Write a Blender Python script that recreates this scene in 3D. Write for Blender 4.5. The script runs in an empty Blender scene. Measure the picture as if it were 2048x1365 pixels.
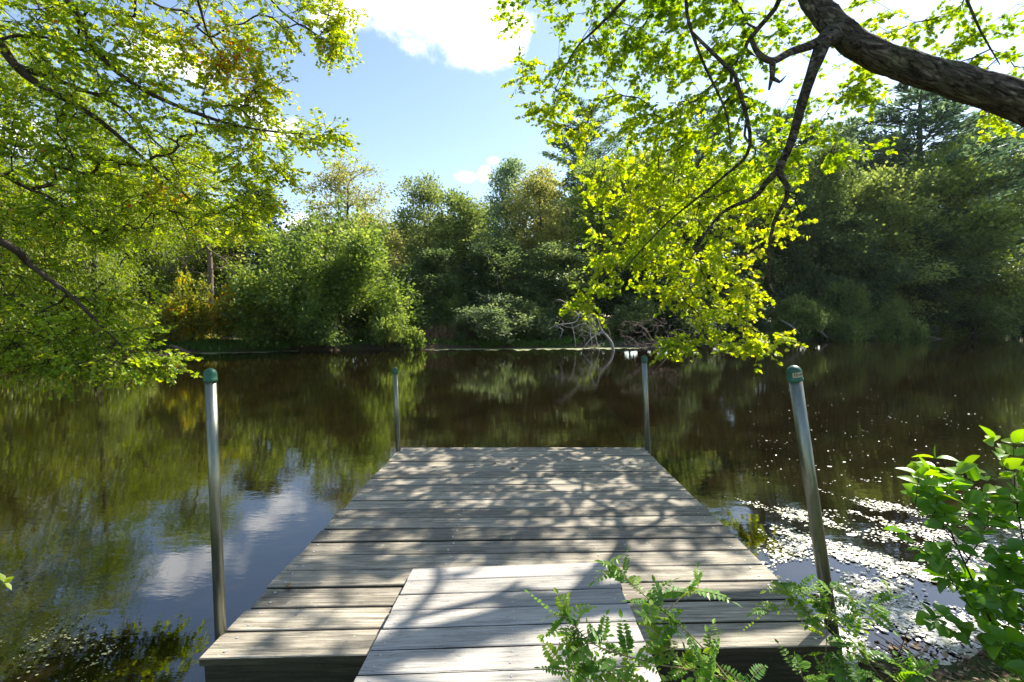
import bpy, math, random
import numpy as np
from math import radians as R, sin, cos, pi
rng = np.random.default_rng(7); random.seed(7)
sc = bpy.context.scene
COL = sc.collection
H = 1.95; F = 935.0; PITCH = 0.0454
SUN_AZ, SUN_EL = R(46), R(46)

def P(px, py, d):
    """point seen at a photo pixel, at a distance d ahead (metres along +Y)"""
    u = (px-1024)/F; w = (682.5-py)/F
    y = cos(PITCH)+sin(PITCH)*w; z = -sin(PITCH)+cos(PITCH)*w
    return np.array([u/y*d, d, H+z/y*d])

# ------------------------------------------------------------------ objects
def tag(o, label=None, cat=None, group=None, kind=None):
    if label: o['label'] = label
    if cat: o['category'] = cat
    if group: o['group'] = group
    if kind: o['kind'] = kind
    return o
def empty(name, loc, label, cat, group=None, rz=0, sc_=(1, 1, 1)):
    o = bpy.data.objects.new(name, None); COL.objects.link(o)
    o.location = [float(v) for v in loc]; o.rotation_euler = (0, 0, rz); o.scale = sc_
    o.empty_display_size = .1
    return tag(o, label, cat, group)
def link(name, me, parent=None, world_root=None):
    o = bpy.data.objects.new(name, me); COL.objects.link(o)
    if parent: o.parent = parent
    return o

class MB:
    """mesh builder holding numpy chunks"""
    def __init__(s): s.v = []; s.l = []; s.ls = []; s.n = 0; s.att = []; s.mi = []
    def add(s, verts, faces, val=0.0, mi=0):
        verts = np.asarray(verts, float); s.v.append(verts)
        for f in faces:
            s.l.append(np.asarray(f, int)+s.n); s.ls.append(len(f)); s.mi.append(mi)
        s.att.append(np.full(len(verts), val) if np.isscalar(val) else np.asarray(val, float))
        s.n += len(verts)
    def add_same(s, verts, facesz, val=None, mi=0):
        """verts (N,k,3); facesz: list of index tuples valid for every copy"""
        N, k, _ = verts.shape
        if N == 0: return
        s.v.append(verts.reshape(-1, 3))
        base = s.n+np.arange(N)*k
        for f in facesz:
            s.l.append((base[:, None]+np.array(f)[None, :]).ravel())
            s.ls.extend([len(f)]*N); s.mi.extend([mi]*N)
        s.att.append(np.zeros(N*k) if val is None else np.repeat(np.asarray(val, float), k))
        s.n += N*k
    def mesh(s, name, mats, smooth=False, origin=None):
        me = bpy.data.meshes.new(name)
        V = np.concatenate(s.v).astype(np.float32)
        if origin is not None: V = V-np.asarray(origin, np.float32)
        L = np.concatenate(s.l).astype(np.int32); ls = np.array(s.ls, np.int32)
        st = np.concatenate([[0], np.cumsum(ls)[:-1]]).astype(np.int32)
        me.vertices.add(len(V)); me.vertices.foreach_set('co', V.ravel())
        me.loops.add(len(L)); me.loops.foreach_set('vertex_index', L)
        me.polygons.add(len(ls)); me.polygons.foreach_set('loop_start', st); me.polygons.foreach_set('loop_total', ls)
        me.polygons.foreach_set('material_index', np.array(s.mi, np.int32))
        me.polygons.foreach_set('use_smooth', np.full(len(ls), smooth))
        a = me.attributes.new('rnd', 'FLOAT', 'POINT'); a.data.foreach_set('value', np.concatenate(s.att).astype(np.float32))
        for m in (mats if isinstance(mats, (list, tuple)) else [mats]): me.materials.append(m)
        me.update(calc_edges=True)
        return me
    def tube(s, path, rad, sides=6, val=0.0, cap=True, rough=0.0, mi=0):
        path = np.asarray(path, float); rad = np.broadcast_to(np.asarray(rad, float), (len(path),))
        t = np.gradient(path, axis=0); t /= np.linalg.norm(t, axis=1)[:, None]+1e-9
        ref = np.array([0, 0, 1.]) if abs(t[0][2]) < .9 else np.array([1., 0, 0])
        nrm = []; n = ref-t[0]*ref.dot(t[0])
        for k in range(len(path)):
            n = n-t[k]*n.dot(t[k]); n = n/(np.linalg.norm(n)+1e-9); nrm.append(n)
        nrm = np.array(nrm); b = np.cross(t, nrm)
        a = np.arange(sides)*2*pi/sides
        rr = rad[:, None]*np.ones(sides)[None, :]
        if rough:
            kk = np.arange(len(path))[:, None]; aa = a[None, :]
            rr = rr*(1+rough*(rng.normal(size=rr.shape)*.55+np.sin(3*aa+kk*.21)+.8*np.sin(5*aa-kk*.13+1)+.9*np.sin(kk*.7+2*np.sin(aa))))
        V = path[:, None, :]+rr[:, :, None]*(np.cos(a)[None, :, None]*nrm[:, None, :]+np.sin(a)[None, :, None]*b[:, None, :])
        m = len(path); fs = []
        for k in range(m-1):
            for j in range(sides):
                j2 = (j+1) % sides
                fs.append((k*sides+j, k*sides+j2, (k+1)*sides+j2, (k+1)*sides+j))
        if cap:
            fs.append(tuple(range(sides))[::-1]); fs.append(tuple((m-1)*sides+j for j in range(sides)))
        s.add(V.reshape(-1, 3), fs, val, mi)

def smooth_path(pts, rad, n=6):
    """Catmull-Rom"""
    pts = np.asarray(pts, float); rad = np.asarray(rad, float)
    Q = np.concatenate([[2*pts[0]-pts[1]], pts, [2*pts[-1]-pts[-2]]])
    out = []; ro = []
    for i in range(len(pts)-1):
        p0, p1, p2, p3 = Q[i:i+4]
        for k in range(n):
            t = k/n
            out.append(.5*((2*p1)+(-p0+p2)*t+(2*p0-5*p1+4*p2-p3)*t*t+(-p0+3*p1-3*p2+p3)*t**3))
            ro.append(rad[i]*(1-t)+rad[i+1]*t)
    out.append(pts[-1]); ro.append(rad[-1])
    return np.array(out), np.array(ro)

def unit(v): return v/(np.linalg.norm(v, axis=-1, keepdims=True)+1e-9)

# ------------------------------------------------------------------ materials
class NT:
    def __init__(s, name):
        s.m = bpy.data.materials.new(name); s.m.use_nodes = True
        s.nt = s.m.node_tree; s.nt.nodes.clear()
        s.out = s.nt.nodes.new('ShaderNodeOutputMaterial')
    def n(s, t, **k):
        nd = s.nt.nodes.new('ShaderNode'+t)
        for a, b in k.items():
            if a.startswith('i_'):
                key = a[2:].replace('_', ' ')
                nd.inputs[key].default_value = b
            else: setattr(nd, a, b)
        return nd
    def l(s, a, b): s.nt.links.new(a, b)
    def noise(s, vec, scale, detail=4, rough=.55, dist=0):
        n = s.n('TexNoise'); n.inputs['Scale'].default_value = scale; n.inputs['Detail'].default_value = detail
        n.inputs['Roughness'].default_value = rough; n.inputs['Distortion'].default_value = dist
        if vec: s.l(vec, n.inputs['Vector'])
        return n.outputs['Fac']
    def ramp(s, fac, stops, interp='LINEAR'):
        r = s.n('ValToRGB'); r.color_ramp.interpolation = interp
        e = r.color_ramp.elements
        while len(e) < len(stops): e.new(.5)
        for k, (p, c) in enumerate(stops):
            e[k].position = p; e[k].color = (*c, 1) if len(c) == 3 else c
        s.l(fac, r.inputs['Fac']); return r.outputs['Color']
    def mix(s, fac, a, b, mode='MIX'):
        m = s.n('Mix', data_type='RGBA', blend_type=mode)
        if isinstance(fac, (int, float)): m.inputs[0].default_value = fac
        else: s.l(fac, m.inputs[0])
        for v, i in ((a, 6), (b, 7)):
            if isinstance(v, tuple): m.inputs[i].default_value = (*v, 1)
            else: s.l(v, m.inputs[i])
        return m.outputs[2]
    def math(s, op, a, b=None, clamp=False):
        m = s.n('Math', operation=op, use_clamp=clamp)
        for v, i in ((a, 0), (b, 1)):
            if v is None: continue
            if isinstance(v, (int, float)): m.inputs[i].default_value = v
            else: s.l(v, m.inputs[i])
        return m.outputs[0]
    def mapping(s, src='Object', scale=(1, 1, 1), rot=(0, 0, 0)):
        tc = s.n('TexCoord'); mp = s.n('Mapping'); mp.inputs['Scale'].default_value = scale
        mp.inputs['Rotation'].default_value = rot
        s.l(tc.outputs[src], mp.inputs['Vector']); return mp.outputs['Vector']
    def geo_pos(s, scale=(1, 1, 1)):
        g = s.n('NewGeometry'); mp = s.n('Mapping'); mp.inputs['Scale'].default_value = scale
        s.l(g.outputs['Position'], mp.inputs['Vector']); return mp.outputs['Vector']
    def attr(s, name='rnd'):
        a = s.n('Attribute'); a.attribute_name = name; return a.outputs['Fac']
    def principled(s, color, rough=.6, spec=.3, metal=0, normal=None, ior=None):
        p = s.n('BsdfPrincipled')
        if isinstance(color, tuple): p.inputs['Base Color'].default_value = (*color, 1)
        else: s.l(color, p.inputs['Base Color'])
        if isinstance(rough, (int, float)): p.inputs['Roughness'].default_value = rough
        else: s.l(rough, p.inputs['Roughness'])
        p.inputs['Specular IOR Level'].default_value = spec; p.inputs['Metallic'].default_value = metal
        if ior: p.inputs['IOR'].default_value = ior
        if normal: s.l(normal, p.inputs['Normal'])
        return p.outputs[0]
    def bump(s, h, strength=.3, dist=.02):
        b = s.n('Bump'); b.inputs['Strength'].default_value = strength; b.inputs['Distance'].default_value = dist
        s.l(h, b.inputs['Height']); return b.outputs[0]
    def done(s, shader): s.l(shader, s.out.inputs['Surface']); return s.m

def leaf_mat(name, stops, trans=.4, tcol=1.25, rough=.5, spec=.25, clump=.5, clump_scale=1.2, objrand=0.0, hue=.49):
    """stops: colours over a per-leaf random number"""
    m = NT(name); f = m.attr()
    nz = m.noise(m.geo_pos(), clump_scale, 2)
    f2 = m.math('ADD', f, m.math('MULTIPLY', m.math('SUBTRACT', nz, .5), clump))
    if objrand:
        oi = m.n('ObjectInfo')
        f2 = m.math('ADD', f2, m.math('MULTIPLY', m.math('SUBTRACT', oi.outputs['Random'], .5), objrand))
    c = m.ramp(f2, stops)
    p = m.principled(c, rough, spec)
    t = m.n('BsdfTranslucent')
    hs = m.n('HueSaturation'); hs.inputs['Hue'].default_value = hue; hs.inputs['Saturation'].default_value = 1.15; hs.inputs['Value'].default_value = tcol
    m.l(c, hs.inputs['Color']); m.l(hs.outputs[0], t.inputs['Color'])
    mx = m.n('MixShader'); mx.inputs[0].default_value = trans
    m.l(p, mx.inputs[1]); m.l(t.outputs[0], mx.inputs[2])
    return m.done(mx.outputs[0])

def ridged_bark(name):
    m = NT(name); tc = m.n('TexCoord')
    a = m.n('Mapping'); a.inputs['Rotation'].default_value = (0, -.42, 0); m.l(tc.outputs['Object'], a.inputs['Vector'])
    b = m.n('Mapping'); b.inputs['Scale'].default_value = (4.5, 19, 19); m.l(a.outputs[0], b.inputs['Vector'])
    r = m.noise(b.outputs[0], 1.0, 7, .68, 1.1)
    fine = m.noise(tc.outputs['Object'], 60, 4, .7); big = m.noise(tc.outputs['Object'], 4.5, 4, .6)
    c = m.ramp(r, [(.36, (.022, .018, .013)), (.46, (.09, .075, .055)), (.62, (.25, .215, .165))])
    c = m.mix(m.math('MULTIPLY', m.ramp(big, [(.48, (0, 0, 0)), (.6, (1, 1, 1))]), .55), c, m.ramp(r, [(.36, (.03, .03, .018)), (.62, (.22, .24, .13))]))
    h = m.math('ADD', m.ramp(r, [(.33, (0, 0, 0)), (.6, (1, 1, 1))]), m.math('MULTIPLY', fine, .25))
    return m.done(m.principled(c, .92, .1, normal=m.bump(h, 1.0, .045)))
def bark_mat(name, a, b, lichen=None, scale=(14, 14, 3), bstr=.8, bdist=.03):
    m = NT(name); v = m.mapping('Object', scale)
    n1 = m.noise(v, 1.5, 6, .65, .6); n2 = m.noise(m.mapping('Object'), 3, 4)
    c = m.ramp(n1, [(.3, a), (.7, b)])
    if lichen: c = m.mix(m.ramp(n2, [(.48, (0, 0, 0)), (.62, (1, 1, 1))]), c, lichen)
    return m.done(m.principled(c, .9, .1, normal=m.bump(n1, bstr, bdist)))

M = {}
def G(*s): return [(p, c) for p, c in s]
M['leaf_left'] = leaf_mat('beech_leaf', G((.05, (.10, .20, .022)), (.35, (.25, .38, .035)), (.75, (.48, .52, .055)), (.93, (.58, .40, .05)), (1.02, (.58, .15, .05))), .55, 1.5, .42, .4, .4, 1.3)
M['leaf_right'] = leaf_mat('maple_leaf', G((.05, (.09, .18, .018)), (.35, (.22, .33, .026)), (.7, (.42, .50, .045)), (1.0, (.58, .54, .07))), .6, 1.55, .45, .35, .7, .8, hue=.498)
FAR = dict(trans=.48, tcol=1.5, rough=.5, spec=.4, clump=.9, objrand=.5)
M['leaf_olive'] = leaf_mat('olive_leaf', G((.05, (.10, .12, .04)), (.5, (.27, .29, .085)), (.95, (.45, .43, .15))), clump_scale=.5, **FAR)
M['leaf_green'] = leaf_mat('green_leaf', G((.05, (.06, .095, .028)), (.5, (.17, .23, .06)), (.95, (.36, .41, .12))), clump_scale=.5, **FAR)
M['leaf_bright'] = leaf_mat('bright_leaf', G((.05, (.08, .14, .03)), (.5, (.24, .32, .07)), (.95, (.46, .50, .14))), clump_scale=.8, **FAR)
M['leaf_lime'] = leaf_mat('lime_leaf', G((.05, (.09, .15, .018)), (.5, (.24, .32, .035)), (.95, (.46, .44, .07))), clump_scale=.7, **FAR)
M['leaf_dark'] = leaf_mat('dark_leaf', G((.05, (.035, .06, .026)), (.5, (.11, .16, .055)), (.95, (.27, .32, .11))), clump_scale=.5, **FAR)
M['leaf_blue'] = leaf_mat('pine_needle', G((.05, (.04, .075, .045)), (.5, (.11, .18, .09)), (.95, (.26, .33, .16))), clump_scale=.4, **FAR)
M['leaf_orange'] = leaf_mat('autumn_leaf', G((.05, (.15, .19, .03)), (.4, (.36, .36, .05)), (.65, (.55, .36, .07)), (.98, (.58, .24, .07))), clump_scale=1.5, **FAR)
M['leaf_fern'] = leaf_mat('vetch_leaf', G((.0, (.07, .19, .035)), (.5, (.17, .33, .04)), (1.0, (.34, .44, .06))), .45, 1.3, .4, .4, .3, 6)
M['leaf_broad'] = leaf_mat('broad_leaf', G((.0, (.05, .16, .02)), (.5, (.16, .33, .03)), (1.0, (.42, .52, .05))), .5, 1.4, .35, .5, .3, 5)
M['leaf_vine'] = leaf_mat('vine_leaf', G((.05, (.05, .09, .035)), (.5, (.13, .18, .075)), (.95, (.25, .29, .13))), clump_scale=1.5, **FAR)
M['dead_leaf'] = leaf_mat('dead_leaf', G((.0, (.10, .06, .03)), (.5, (.22, .14, .07)), (1.0, (.38, .28, .17))), .15, 1.1, .6, .2, .2, 3)
M['grass'] = leaf_mat('grass_blade', G((.0, (.04, .10, .015)), (1.0, (.12, .22, .03))), .3, 1.2, .5, .3, .3, 2)
M['bark_oak'] = ridged_bark('furrowed_bark')
M['bark_thin'] = bark_mat('thin_bark', (.035, .028, .02), (.10, .08, .055))
M['bark_far'] = bark_mat('far_bark', (.04, .034, .026), (.13, .11, .085))
M['dead_wood'] = bark_mat('bleached_wood', (.22, .19, .17), (.48, .44, .40), None, (6, 6, 6), .5, .01)
M['dead_brown'] = bark_mat('brown_dead_wood', (.10, .07, .055), (.26, .20, .16), None, (6, 6, 6), .5, .01)
M['stem'] = bark_mat('green_stem', (.16, .14, .06), (.36, .30, .14), None, (20, 20, 20), .2, .002)

def wood_mat(name, dark, mid, light, lichen, seed):
    m = NT(name)
    at = m.attr()
    tc = m.n('TexCoord'); cmb = m.n('CombineXYZ'); m.l(m.math('MULTIPLY', at, 37.3+seed), cmb.inputs[0]); m.l(m.math('MULTIPLY', at, 91.7), cmb.inputs[1])
    add = m.n('VectorMath', operation='ADD'); m.l(tc.outputs['Object'], add.inputs[0]); m.l(cmb.outputs[0], add.inputs[1])
    mp = m.n('Mapping'); mp.inputs['Scale'].default_value = (2.2, 60, 60); m.l(add.outputs[0], mp.inputs['Vector'])
    g = m.noise(mp.outputs[0], 1.0, 6, .62, .5)
    mp2 = m.n('Mapping'); mp2.inputs['Scale'].default_value = (.9, 3.5, 3.5); m.l(add.outputs[0], mp2.inputs['Vector'])
    b = m.noise(mp2.outputs[0], 2.2, 4, .6, 1.2)
    fine = m.noise(add.outputs[0], 140, 2, .7)
    c = m.ramp(g, [(.28, dark), (.5, mid), (.72, light)])
    c = m.mix(m.math('MULTIPLY', m.ramp(b, [(.30, (1, 1, 1)), (.55, (0, 0, 0))]), .55), c, dark)
    # board to board tone
    hs = m.n('HueSaturation'); m.l(c, hs.inputs['Color']); m.l(m.math('ADD', m.math('MULTIPLY', at, .6), .72), hs.inputs['Value'])
    hs.inputs['Saturation'].default_value = .95
    c = hs.outputs[0]
    # crack lines along the grain
    mp3 = m.n('Mapping'); mp3.inputs['Scale'].default_value = (1.3, 26, 26); m.l(add.outputs[0], mp3.inputs['Vector'])
    ck = m.noise(mp3.outputs[0], 1.6, 3, .5, .3)
    crack = m.ramp(ck, [(.485, (0, 0, 0)), (.497, (1, 1, 1)), (.503, (1, 1, 1)), (.515, (0, 0, 0))])
    c = m.mix(m.math('MULTIPLY', crack, .35), c, tuple(x*.35 for x in dark))
    # knots
    vo = m.n('TexVoronoi'); vo.feature = 'F1'; vo.inputs['Scale'].default_value = 2.3
    mp4 = m.n('Mapping'); mp4.inputs['Scale'].default_value = (1, 2.1, 1); m.l(add.outputs[0], mp4.inputs['Vector']); m.l(mp4.outputs[0], vo.inputs['Vector'])
    kn = m.ramp(vo.outputs['Distance'], [(.03, (1, 1, 1)), (.055, (0, 0, 0))])
    c = m.mix(m.math('MULTIPLY', kn, .7), c, tuple(x*.6 for x in dark))
    # lichen specks
    ln = m.noise(add.outputs[0], 16, 5, .75)
    c = m.mix(m.math('MULTIPLY', m.ramp(ln, [(.64, (0, 0, 0)), (.70, (1, 1, 1))]), lichen), c, (.46, .50, .42))
    c = m.mix(m.math('MULTIPLY', m.math('SUBTRACT', fine, .5), .9*mid[0]), c, (1, 1, 1))
    hgt = m.math('ADD', g, m.math('MULTIPLY', crack, -1.2))
    hgt = m.math('ADD', hgt, m.math('MULTIPLY', fine, .25))
    return m.done(m.principled(c, .68, .3, normal=m.bump(hgt, .55, .004)))
M['deck'] = wood_mat('weathered_decking', (.088, .077, .055), (.255, .22, .162), (.48, .42, .33), .8, 0)
M['ramp'] = wood_mat('bleached_decking', (.27, .25, .215), (.42, .39, .345), (.58, .545, .49), .12, 11)
M['fascia_gap_shade'] = wood_mat('damp_timber_gap_shade', (.03, .026, .012), (.065, .055, .025), (.11, .095, .05), .15, 5)  # damp frame timber; its dark tone also paints shade into the board gaps

m = NT('galvanised_steel'); v = m.mapping('Object', (9, 9, 1.2)); n1 = m.noise(v, 2.5, 5, .6); n2 = m.noise(m.mapping('Object'), 14, 4, .7)
c = m.ramp(n1, [(.3, (.13, .14, .10)), (.7, (.32, .33, .27))])
c = m.mix(m.ramp(n2, [(.62, (0, 0, 0)), (.72, (.7, .7, .7))]), c, (.17, .17, .13))
M['steel'] = m.done(m.principled(c, m.math('ADD', m.math('MULTIPLY', n1, .25), .24), .5, .85, normal=m.bump(n2, .12, .003)))
m = NT('green_plastic'); n1 = m.noise(m.mapping('Object'), 30, 4)
M['cap'] = m.done(m.principled(m.ramp(n1, [(.35, (.008, .065, .035)), (.7, (.018, .12, .065))]), .5, .5, normal=m.bump(n1, .1, .002)))
m = NT('sticker'); M['sticker'] = m.done(m.principled(m.ramp(m.noise(m.mapping('Object'), 40, 3), [(.4, (.30, .27, .16)), (.6, (.48, .43, .28))]), .6, .3))
m = NT('dark_ink'); M['ink'] = m.done(m.principled((.04, .035, .02), .6, .3))
m = NT('screw_zinc'); M['screw'] = m.done(m.principled((.62, .62, .6), .35, .5, .6))

# water
m = NT('pond_water'); pos = m.geo_pos((1, 1, 1))
n1 = m.noise(m.geo_pos((1.0, 1.9, 1)), 2.4, 3, .5, .3)
n2 = m.noise(m.geo_pos((.9, 2.2, 1)), 11, 3, .55, .2)
n3 = m.noise(m.geo_pos(), .22, 2)
amp = m.math('ADD', m.math('MULTIPLY', n3, 1.2), .15)
rr = []
for cx, cy, r0 in ((-7.1, 9.4, 1.6), (-6.0, 13.2, 1.0)):
    sb = m.n('VectorMath', operation='SUBTRACT'); m.l(pos, sb.inputs[0]); sb.inputs[1].default_value = (cx, cy, 0)
    ln = m.n('VectorMath', operation='LENGTH'); m.l(sb.outputs[0], ln.inputs[0]); d = ln.outputs['Value']
    w = m.math('MULTIPLY', m.math('SINE', m.math('MULTIPLY', d, 42)), m.math('SUBTRACT', 1, m.math('DIVIDE', d, r0), True))
    rr.append(w)
h = m.math('ADD', m.math('MULTIPLY', n1, 1.0), m.math('MULTIPLY', n2, .22))
h = m.math('MULTIPLY', h, amp)
for w in rr: h = m.math('ADD', h, m.math('MULTIPLY', w, .07))
bp = m.bump(h, 1.0, .0019)
bed = m.ramp(m.noise(m.geo_pos(), .8, 5, .6), [(.35, (.005, .0035, .0012)), (.7, (.012, .008, .003))])
p = m.n('BsdfPrincipled'); m.l(bed, p.inputs['Base Color']); p.inputs['Roughness'].default_value = .012
p.inputs['IOR'].default_value = 1.95; m.l(bp, p.inputs['Normal'])
M['water'] = m.done(p.outputs[0])

# ground
m = NT('bank_soil'); a = m.noise(m.geo_pos(), .35, 5, .6); b = m.noise(m.geo_pos(), 6, 6, .7); f = m.noise(m.geo_pos(), 45, 4, .7)
c = m.ramp(b, [(.3, (.030, .022, .013)), (.55, (.085, .062, .038)), (.75, (.17, .13, .085))])
c = m.mix(m.ramp(a, [(.47, (0, 0, 0)), (.58, (1, 1, 1))]), c, m.ramp(f, [(.3, (.025, .05, .010)), (.7, (.085, .125, .03))]))
M['soil'] = m.done(m.principled(c, .9, .15, normal=m.bump(m.math('ADD', b, f), .8, .05)))
m = NT('duckweed'); f = m.noise(m.geo_pos(), 9, 5, .8)
M['duckweed'] = m.done(m.principled(m.ramp(f, [(.3, (.12, .14, .05)), (.6, (.30, .31, .16)), (.8, (.42, .40, .26))]), .7, .2, normal=m.bump(f, .5, .01)))
m = NT('floating_leaf'); f = m.attr()
M['pads'] = m.done(m.principled(m.ramp(f, [(.0, (.16, .18, .07)), (.35, (.36, .35, .22)), (.6, (.58, .56, .46)), (1, (.74, .72, .66))]), .38, .8))

# ------------------------------------------------------------------ terrain
SU = [-1.7, -1.10, -.72, -.35, .27, .51, .66, .86, 1.02, 1.10, 1.6]
SD = [14, 22, 27, 30, 33, 39, 45, 58, 66, 74, 60]
def shore(u): return np.interp(u, SU, SD)
def near_edge(x):
    return np.interp(x, [-40, -8, -3, -1.9, 1.45, 1.95, 3.2, 4.5, 8, 14, 40], [8, 3.4, 1.6, 1.15, 1.15, 2.55, 2.72, 2.9, 4.6, 10, 24])
def land(x, y):
    u = np.where(y > .5, x/np.maximum(y, .5), 0)
    wob = .35*np.sin(x*.9+1)*np.sin(x*.37)+.15*np.sin(x*2.7)
    far = np.where(y > .5, y-shore(np.clip(u, -1.7, 1.6))-wob, -50)
    near = near_edge(x)-y+.05*np.sin(x*7)
    side = np.maximum(-x-34, x-80)
    return near, np.maximum(far, side)
def height(x, y):
    x = np.asarray(x, float); y = np.asarray(y, float)
    near, far = land(x, y)
    def prof(d, top, w):
        return np.where(d < 0, np.maximum(-.9, d*.45), top*(1-np.exp(-np.maximum(d, 0)/w))+np.maximum(d, 0)*.0)
    hn = prof(near, .55, 1.1)
    hf = prof(far, .5, 1.0)+np.clip(far-3, 0, 60)*.035
    h = np.maximum(hn, hf)
    nz = .05*np.sin(x*1.3+2*np.sin(y*.7))*np.sin(y*1.1)+.02*np.sin(x*5+y*3)*np.sin(y*6-x*2)
    return h+np.where(h > 0, nz*np.clip(h*4, 0, 1), 0)
rings = np.concatenate([[.0], .25*1.032**np.arange(235)]); na = 300
ang = np.arange(na)*2*pi/na
X = rings[:, None]*np.cos(ang)[None, :]; Y = rings[:, None]*np.sin(ang)[None, :]+.3
Z = height(X, Y)
V = np.stack([X, Y, Z], -1).reshape(-1, 3)
nr = len(rings)
i = np.arange(nr-1)[:, None]*na; j = np.arange(na)[None, :]; j2 = (np.arange(na)+1)[None, :] % na
Fq = np.stack([i+j, i+na+j, i+na+j2, i+j2], -1).reshape(-1, 4)
g = MB(); g.v.append(V); g.l = [Fq.ravel()]; g.ls = [4]*len(Fq); g.mi = [0]*len(Fq); g.att = [np.zeros(len(V))]; g.n = len(V)
o = link('ground', g.mesh('ground', M['soil'], True)); tag(o, kind='structure')
g = MB(); n = 96; a = np.arange(n)*2*pi/n
g.add(np.stack([130*np.cos(a), 50+130*np.sin(a), np.zeros(n)], -1), [tuple(range(n))])
o = link('water', g.mesh('water', M['water'])); tag(o, kind='structure')

# ------------------------------------------------------------------ leaves
def leaf_frames(dirs, up_bias=.8, spread=.6):
    """axis (leaf length) and normal per leaf"""
    N = len(dirs)
    ax = unit(dirs+rng.normal(size=(N, 3))*.25)
    nr_ = unit(np.array([0, 0, up_bias])+rng.normal(size=(N, 3))*spread)
    nr_ = unit(nr_-ax*np.sum(ax*nr_, 1, keepdims=True))
    sd = np.cross(ax, nr_)
    return ax, nr_, sd
OVAL = [(0, 0), (-.30, .30), (-.30, .62), (0, 1), (.30, .62), (.30, .30)]
OVAL_F = [(0, 1, 2, 3), (0, 3, 4, 5)]
MAPLE = [(0, 0), (-.30, .02), (-.52, .36), (-.27, .44), (-.36, .80), (-.12, .70), (0, 1.0),
         (.12, .70), (.36, .80), (.27, .44), (.52, .36), (.30, .02)]
MAPLE_F = [(0, 1, 2, 3, 4, 5, 6), (0, 6, 7, 8, 9, 10, 11)]
FR = [(0, 0), (.12, .17), (.3, .31), (.5, .34), (.7, .27), (.88, .13), (1, 0)]
FINE = [(0, 0)]+[(sx*w_, t_) for t_, w_ in FR[1:-1] for sx in (-1, 0, 1)]+[(0, 1)]
FINE_F = [(0, 1, 2), (0, 2, 3)]+[f for k in range(4) for f in ((1+3*k, 4+3*k, 5+3*k, 2+3*k), (2+3*k, 5+3*k, 6+3*k, 3+3*k))]+[(13, 16, 14), (14, 16, 15)]
KITE = [(0, 0), (-.36, .45), (0, 1), (.36, .45)]
KITE_F = [(0, 1, 2), (0, 2, 3)]
def put_leaves(mb, pos, dirs, size, shape='oval', up=.8, spread=.6, val=None, fold=.18, width=1.0, mi=0):
    pts, fs = dict(oval=(OVAL, OVAL_F), fine=(FINE, FINE_F), maple=(MAPLE, MAPLE_F), kite=(KITE, KITE_F))[shape]
    ax, nm, sd = leaf_frames(dirs, up, spread)
    pts = np.array(pts); s = np.asarray(size)
    s = np.broadcast_to(s, (len(pos),))[:, None, None]
    V = pos[:, None, :]+s*(pts[None, :, 1:2]*ax[:, None, :]+width*pts[None, :, 0:1]*sd[:, None, :]
                           + (np.abs(pts[None, :, 0:1])*fold-(.12 if shape != 'fine' else rng.uniform(0, .45, (len(pos), 1, 1)))*pts[None, :, 1:2]**2)*nm[:, None, :])
    mb.add_same(V, fs, rng.random(len(pos)) if val is None else val, mi)

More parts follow.
